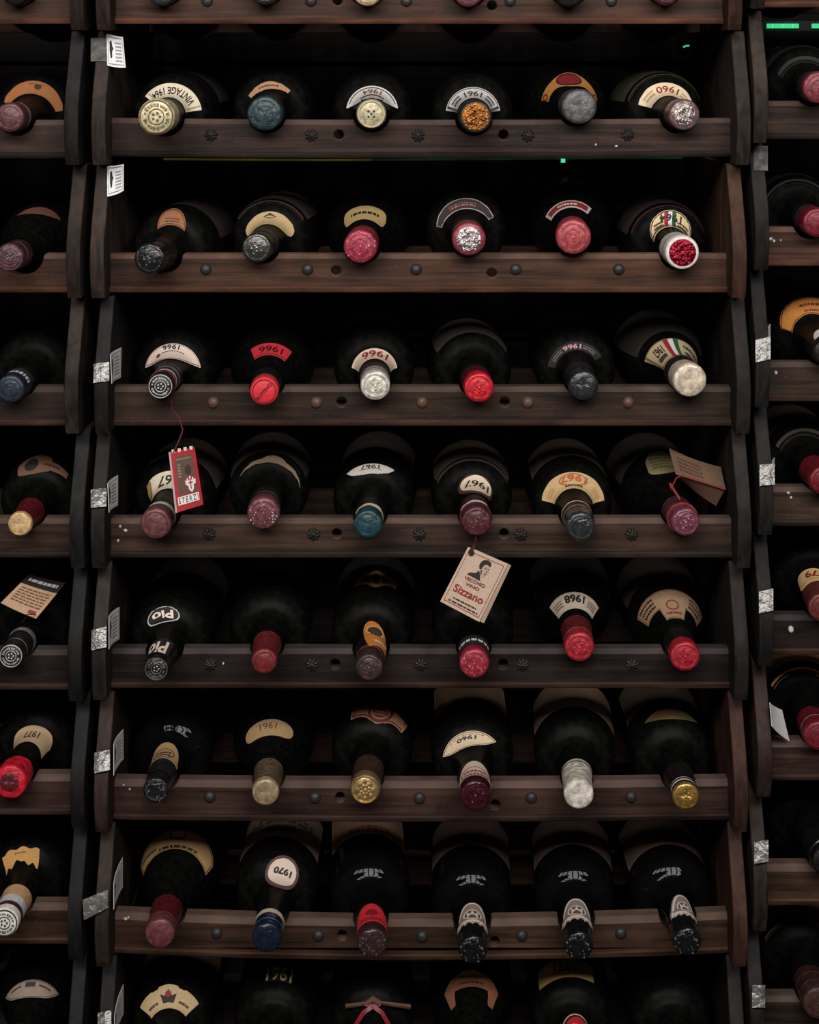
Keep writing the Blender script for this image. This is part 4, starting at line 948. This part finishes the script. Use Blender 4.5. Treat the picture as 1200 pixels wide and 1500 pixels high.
price_card([(158, 708, -.034), (173, 696, .014), (173, 740, .014), (160, 751, -.034)], tape4(4, 133, 156, 715, 742, 2), 'white card silver-taped to the upright by the dull mauve cap')
price_card([(160, 903, -.036), (175, 889, .016), (175, 936, .016), (160, 951, -.036)], tape4(5, 134, 156, 918, 948, 5), 'white card clear-taped to the upright by the oval Pio label')
price_card([(167, 1090, -.034), (181, 1068, .022), (181, 1112, .022), (167, 1136, -.034)], tape4(6, 138, 161, 1098, 1128, 5), 'white card taped to the upright by the black speckled cap')
price_card([(167, 1294, -.034), (180, 1256, .026), (180, 1300, .026), (167, 1332, -.034)], [(121, 1318, -.040), (158, 1303, -.034), (158, 1330, -.038), (123, 1348, -.044)], 'white card with creased silver tape by the broad medallion label')
price_card([(168, 1488, -.03), (181, 1442, .026), (181, 1486, .026), (168, 1520, -.034)], tape4(8, 143, 163, 1480, 1510, 4), 'white card taped to the upright by the tan fan label')
price_card(None, tape4(2, 1104, 1125, 214, 250, 0, 'right'), 'crinkled clear tape on the upright beside the blood-red cap')
price_card([(1127, 486, -.02), (1129, 474, .02), (1129, 518, .02), (1128, 524, -.03)], tape4(3, 1107, 1129, 493, 526, 5, 'right'), 'silver-taped card edge on the upright beside the amber label', False)
price_card([(1133, 682, -.02), (1135, 670, .02), (1135, 706, .02), (1134, 710, -.03)], tape4(4, 1113, 1135, 679, 710, 2, 'right'), 'grey taped card edge on the upright beside the garnet cap', False)
price_card(None, tape4(5, 1112, 1133, 862, 894, 5, 'right'), 'grey tape patch on the upright beside the red 1979 label')
price_card([(1128, 1029, -.036), (1146, 1040, -.004), (1157, 1086, -.004), (1131, 1064, -.036)], None, 'blank white card sticking out by the dark red cap in the right rack', False)
price_card(None, tape4(7, 1105, 1126, 1230, 1262, 4, 'right'), 'beige tape patch on the upright beside the emblem seal')
price_card(None, tape4(8, 1102, 1121, 1443, 1476, 0, 'right'), 'torn dark tape on the upright beside the dull brown ridged cap')

# ------------------------------------------------------------------ hanging tags
def neck_loop(mb, B, s, r, tube):
    a = B.axis(s); pts = []; r = B.r(s) + (0.0012 if s < B.cap_end else 0.0006)
    for i in range(21):
        t = 2 * math.pi * i / 20; pts.append(a + Vector((r * math.sin(t), 0.0008 * math.sin(3 * t), r * math.cos(t))))
    mb.tube(pts, tube, 6); return a
REDC = mat((96, 18, 28), 0.6, 0, 0.3, 900)
# red card with white crest, hanging from the red thread bottle
Bq = BOTTLES[('centre', 3, 1)][1]
corn = [(249, 662, -.056), (285, 655, -.056), (298, 739, -.056), (259, 751, -.060)]
org = proj(267, 700, -.056)
root = empty('hang_tag', org); tag(root, 'red hang tag with white crest on a red thread below the cream 1966 label', 'hang tag', 'hanging tags')
o, at, nr = sheet('card', corn, mat((176, 22, 42), 0.5, 0, 0.05, 600, 0.12), root, org, 4)
face_prints(o, at, org, [('box', .16, .86, .1, .74, (92, 72, 56)), ('lines', .2, .8, .13, .17, 1, (150, 130, 110)), ('lines', .22, .34, .22, .46, 5, (150, 140, 120)),
    ('poly', [(.5, .3), (.64, .26), (.76, .32), (.72, .42), (.6, .45), (.5, .4)], (62, 40, 34)), ('box', .44, .84, .47, .62, (150, 20, 36)),
    ('poly', [(.45, .52), (.52, .53), (.52, .49), (.57, .49), (.57, .53), (.62, .53), (.62, .46), (.68, .46), (.68, .53), (.73, .53), (.73, .49), (.78, .49), (.78, .53), (.86, .52), (.84, .60), (.76, .62), (.76, .68), (.66, .74), (.56, .68), (.55, .62), (.47, .60)], (230, 222, 216)),
    ('box', .63, .67, .5, .68, (160, 24, 40)), ('box', .57, .73, .56, .585, (160, 24, 40)), ('box', .1, .9, .765, .90, (232, 226, 220)), ('t', 'S T E R Z I', .5, .832, .74, .10, (34, 26, 26), .015)])
for q in (.12, .36, .6, .84):
    pass
b = MB()
for q in (.14, .38, .62, .86):
    P = [at(q - .07, -.03, -.0002), at(q + .07, -.03, -.0002), at(q + .05, .03, -.0004), at(q - .05, .03, -.0004)]
    b.add([p - org for p in P], [(0, 1, 2, 3)])
b.build('notch_edge', ink((220, 206, 200)), root)
b = MB(); b.tube([at(-.02, t, .0003) - org for t in (0, .5, 1)], .0009, 6); b.build('card_edge', ink((196, 180, 176)), root)
b = MB(); P0 = neck_loop(b, Bq, -.010 - Bq.y, .0162, .0007)
s0 = P0 + Vector((0.008, 0, -.014)); pts = [s0, proj(252, 600, -.045), proj(263, 612, -.052), proj(268, 630, -.055), proj(262, 646, -.056), at(.12, .03, .0)]
b.tube(pts, .0007, 6); b.v = [tuple(Vector(v) - org) for v in b.v]; b.build('thread', REDC, root, 40)
# double card with a portrait
Bq = BOTTLES[('centre', 4, 4)][1]
corn = [(686, 801, -.056), (744, 826, -.056), (702, 911, -.057), (645, 881, -.057)]
org = proj(695, 855, -.056)
root = empty('hang_tag', org); tag(root, 'beige double hang tag with dark portrait print and red lettering', 'hang tag', 'hanging tags')
bk = [(690, 802, -.0545), (749, 828, -.0545), (709, 913, -.0555), (650, 882, -.0555)]
sheet('back_card', bk, paper((178, 150, 128)), root, org, 4)
o, at, nr = sheet('card', corn, paper((206, 180, 158)), root, org, 4)
face_prints(o, at, org, [('frame', .05, .012, (150, 50, 46)),
    ('poly', [(.42, .20), (.43, .13), (.48, .085), (.56, .07), (.64, .085), (.68, .13), (.66, .16), (.60, .14), (.54, .16), (.52, .21), (.50, .25), (.46, .25)], (40, 32, 30)),
    ('poly', [(.51, .21), (.53, .16), (.60, .14), (.66, .16), (.68, .22), (.70, .26), (.67, .28), (.66, .33), (.60, .355), (.54, .33), (.50, .27)], (188, 160, 140)),
    ('poly', [(.26, .41), (.30, .365), (.43, .33), (.47, .27), (.52, .32), (.56, .36), (.60, .42)], (48, 38, 36)),
    ('box', .56, .615, .198, .212, (44, 34, 32)), ('box', .64, .672, .198, .212, (44, 34, 32)), ('poly', [(.635, .22), (.665, .262), (.63, .265)], (110, 86, 76)), ('box', .60, .655, .288, .298, (70, 46, 42)), ('poly', [(.50, .25), (.53, .25), (.555, .31), (.54, .33), (.51, .29)], (92, 70, 62)),
    ('t', 'VECCHIO', .5, .465, .52, .055, (130, 48, 44)), ('t', 'VINO', .5, .55, .34, .05, (130, 48, 44)), ('t', 'Sizzano', .5, .68, .74, .13, (150, 28, 32), .015),
    ('lines', .22, .8, .82, .86, 1, INK), ('lines', .14, .88, .88, .92, 1, INK)])
b = MB(); P0 = neck_loop(b, Bq, -.010 - Bq.y, .0158, .0008)
b.tube([P0 + Vector((0, 0, -.0155)), proj(697, 792, -.05), proj(695, 800, -.0575), at(.12, .06, -.002), proj(689, 806, -.058), proj(696, 796, -.052)], .0009, 6)
b.v = [tuple(Vector(v) - org) for v in b.v]; b.build('thread', mat((74, 24, 28), 0.7), root, 40)
b = MB(); b.tube([at(.12, .06, -.0004) - org, at(.12, .06, -.0022) - org], .0026, 10); b.build('eyelet', ink((26, 20, 20)), root)
# folded brown leaflet on the plum cap bottle
Bq = BOTTLES[('centre', 4, 6)][1]; org = proj(1025, 700, .02)
root = empty('folded_leaflet', org); tag(root, 'folded brown paper leaflet tied to the plum-capped bottle', 'leaflet')
LEAF = paper((126, 98, 78))
o, at, nr = sheet('upper_leaf', [(980, 656, .05), (1056, 684, .05), (1063, 716, .015), (990, 694, .015)], LEAF, root, org, 5, .002)
face_prints(o, at, org, [('lines', .12, .6, .2, .8, 4, (96, 66, 50))])
sheet('lower_leaf', [(990, 694, .015), (1063, 716, .015), (1049, 741, .03), (1004, 708, .03)], paper((118, 84, 64)), root, org, 5, -.001)
b = MB(); P0 = neck_loop(b, Bq, -.012 - Bq.y, .0162, .0008); neck_loop(b, Bq, -.008 - Bq.y, .0165, .0008)
b.tube([P0 + Vector((-.002, 0, .016)), proj(985, 712, .0), proj(991, 700, .005), proj(1000, 697, .012), proj(1063, 717, .0135)], .0008, 6)
b.tube([P0 + Vector((-.002, 0, .016)), proj(981, 708, .0), proj(984, 716, -.004)], .0012, 6)
b.v = [tuple(Vector(v) - org) for v in b.v]; b.build('thread', mat((140, 40, 44), 0.6), root, 40)
# booklet on the black silver-ringed bottle
org = proj(48, 872, .03); root = empty('booklet', org); tag(root, 'small beige text booklet with black header on the silver-ringed bottle', 'booklet')
o, at, nr = sheet('page', [(43, 841, .052), (96, 854, .052), (53, 906, .022), (1, 883, .022)], paper((196, 160, 128)), root, org, 5, .001)
face_prints(o, at, org, [('box', 0, 1, 0, .30, (26, 24, 24)), ('lines', .1, .9, .06, .22, 1, (206, 200, 194)), ('lines', .1, .92, .36, .82, 6, (120, 80, 60)), ('box', .7, .9, .86, .95, (150, 50, 44))])
Bq = BOTTLES[('left', 5, 1)][1]
b = MB(); P0 = neck_loop(b, Bq, .052, .0160, .0006); b.tube([P0 + Vector((0, 0, .016)), proj(40, 900, .01), proj(52, 900, .0215)], .0006, 6)
b.v = [tuple(Vector(v) - org) for v in b.v]; b.build('thread', mat((40, 36, 34), 0.7), root, 40)
# red ribbon and twig on the ribbon-tied bottle
Bq = BOTTLES[('centre', 8, 3)][1]; org = proj(546, 1470, .04)
root = empty('ribbon_bow', org); tag(root, 'crossed red ribbon with a thin brown twig at the bottom tier', 'ribbon')
RIB = mat((132, 24, 40), 0.35, 0, 0.1, 400)
b = MB(); b.tube([proj(507, 1474, .035) - org, proj(530, 1471, .033) - org, proj(546, 1467, .032) - org], [.0022, .0020, .0016], 8)
b.tube([proj(546, 1467, .032) - org, proj(565, 1470, .033) - org, proj(601, 1475, .036) - org], [.0016, .002, .0024], 8); b.build('twig', wood((128, 92, 68), 'X'), root, 50)
def ribbon(pts, wd):
    vs = []; P = [proj(*p) for p in pts]
    for i, p in enumerate(P):
        t = (P[min(i + 1, len(P) - 1)] - P[max(i - 1, 0)]).normalized(); sd = t.cross(Vector((0, -1, .3))).normalized()
        vs += [p - org - sd * wd / 2, p - org + sd * wd / 2]
    o = build('ribbon', vs, [(2 * i, 2 * i + 1, 2 * i + 3, 2 * i + 2) for i in range(len(P) - 1)], RIB, root, 60); return o
ribbon([(538, 1436, .075), (538, 1452, .055), (537, 1468, .034)], .0024); ribbon([(555, 1436, .075), (555, 1452, .055), (556, 1468, .034)], .0024)
ribbon([(558, 1470, .030), (546, 1474, .029), (532, 1484, .024), (522, 1500, .014), (519, 1520, .004)], .0038)
ribbon([(534, 1470, .030), (547, 1474, .028), (560, 1484, .024), (569, 1500, .014), (571, 1520, .004)], .0038)
b = MB(); b.tube([proj(538, 1469, .031) - org, proj(546, 1463, .029) - org, proj(556, 1469, .031) - org], [.0024, .003, .0024], 8); b.build('knot', mat((110, 84, 66), 0.7), root, 50)

# ------------------------------------------------------------------ green light strips seen through the racks
GRN = mat((70, 225, 150), 0.4, emit=0.75)
org = proj(1165, 38, .34); root = empty('light_strip', org); tag(root, 'green glowing strip light behind the right rack', 'strip light')
b = MB(); b.box((xu(1118, .34) - org.x, .004, -.005), (xu(1320, .34) - org.x, .012, .005)); b.build('housing', mat((40, 40, 42), 0.6), root)
for (a, c) in ((1124, 1131), (1132, 1145), (1146.5, 1161), (1162, 1170), (1190, 1206), (1207, 1222), (1240, 1256)):
    b = MB(); b.box((xu(a, .34) - org.x, -.002, -.0023), (xu(c, .34) - org.x, .004, .0023)); b.build('segment', GRN, root)
b = MB(); b.tube([proj(1121, 18, .33) - org, proj(1132, 18, .33) - org, proj(1142, 14, .33) - org, proj(1162, 9, .33) - org], .0009, 6); b.build('cable', mat((50, 200, 140), 0.4, emit=0.35), root)
org = proj(620, 236, .36); root = empty('green_light_line', org); tag(root, 'thin faint green light cord running behind the second tier', 'light cord')
for i0, i1, cc, em in ((0, 4, (150, 140, 50), 0.09), (4, 10, (60, 110, 70), 0.06)):
    b = MB(); b.tube([proj(240 + 76 * i, 233 + 1.5 * math.sin(i * .5), .36) - org for i in range(i0, i1 + 1)], .0011, 6); b.build('cord', mat(cc, 0.5, emit=em), root)
b = MB(); c = proj(825, 235.5, .355) - org; b.box(c - Vector((.0022, .001, .0020)), c + Vector((.0022, .001, .0020))); b.build('diode', mat((90, 240, 170), 0.4, emit=0.8), root)
b = MB(); b.tube([proj(1001, 69, .34) - org, proj(1006, 67, .34) - org, proj(1010, 67, .34) - org], .0009, 6); b.build('cord_end', GRN, root)
# drips of pale wax on the rails
WAXM = mat((206, 200, 190), 0.5, 0, 0.2, 700)
fl = bpy.data.meshes.new('wax_fleck'); fl.from_pydata(FLECK_V, [], FLECK_F); fl.materials.append(WAXM)
for (rk, row, u, v, s) in (('right', 2, 1129, 350, 1), ('right', 2, 1134, 353, .8), ('right', 2, 1144, 352, .5), ('right', 4, 1155, 722, .8), ('right', 4, 1159, 729, .7), ('right', 3, 1137, 546, .9), ('right', 5, 1159, 922, 1.6),
    ('centre', 4, 176, 771, .7), ('centre', 4, 184, 777, .9), ('centre', 4, 173, 792, .7), ('centre', 7, 184, 1346, .9), ('centre', 7, 188, 1344, .6), ('centre', 6, 181, 1150, .5), ('centre', 6, 190, 1156, .5), ('centre', 1, 873, 212, .6), ('centre', 1, 903, 214, .7), ('centre', 5, 327, 972, .6)):
    t = TIERS[(rk, row)]; p = proj(u, v, -0.0004) - t.location
    q = use('wax_fleck', fl, t, p); q.scale = (s, 1, s * 1.3); q.rotation_euler = (0, u, 0)
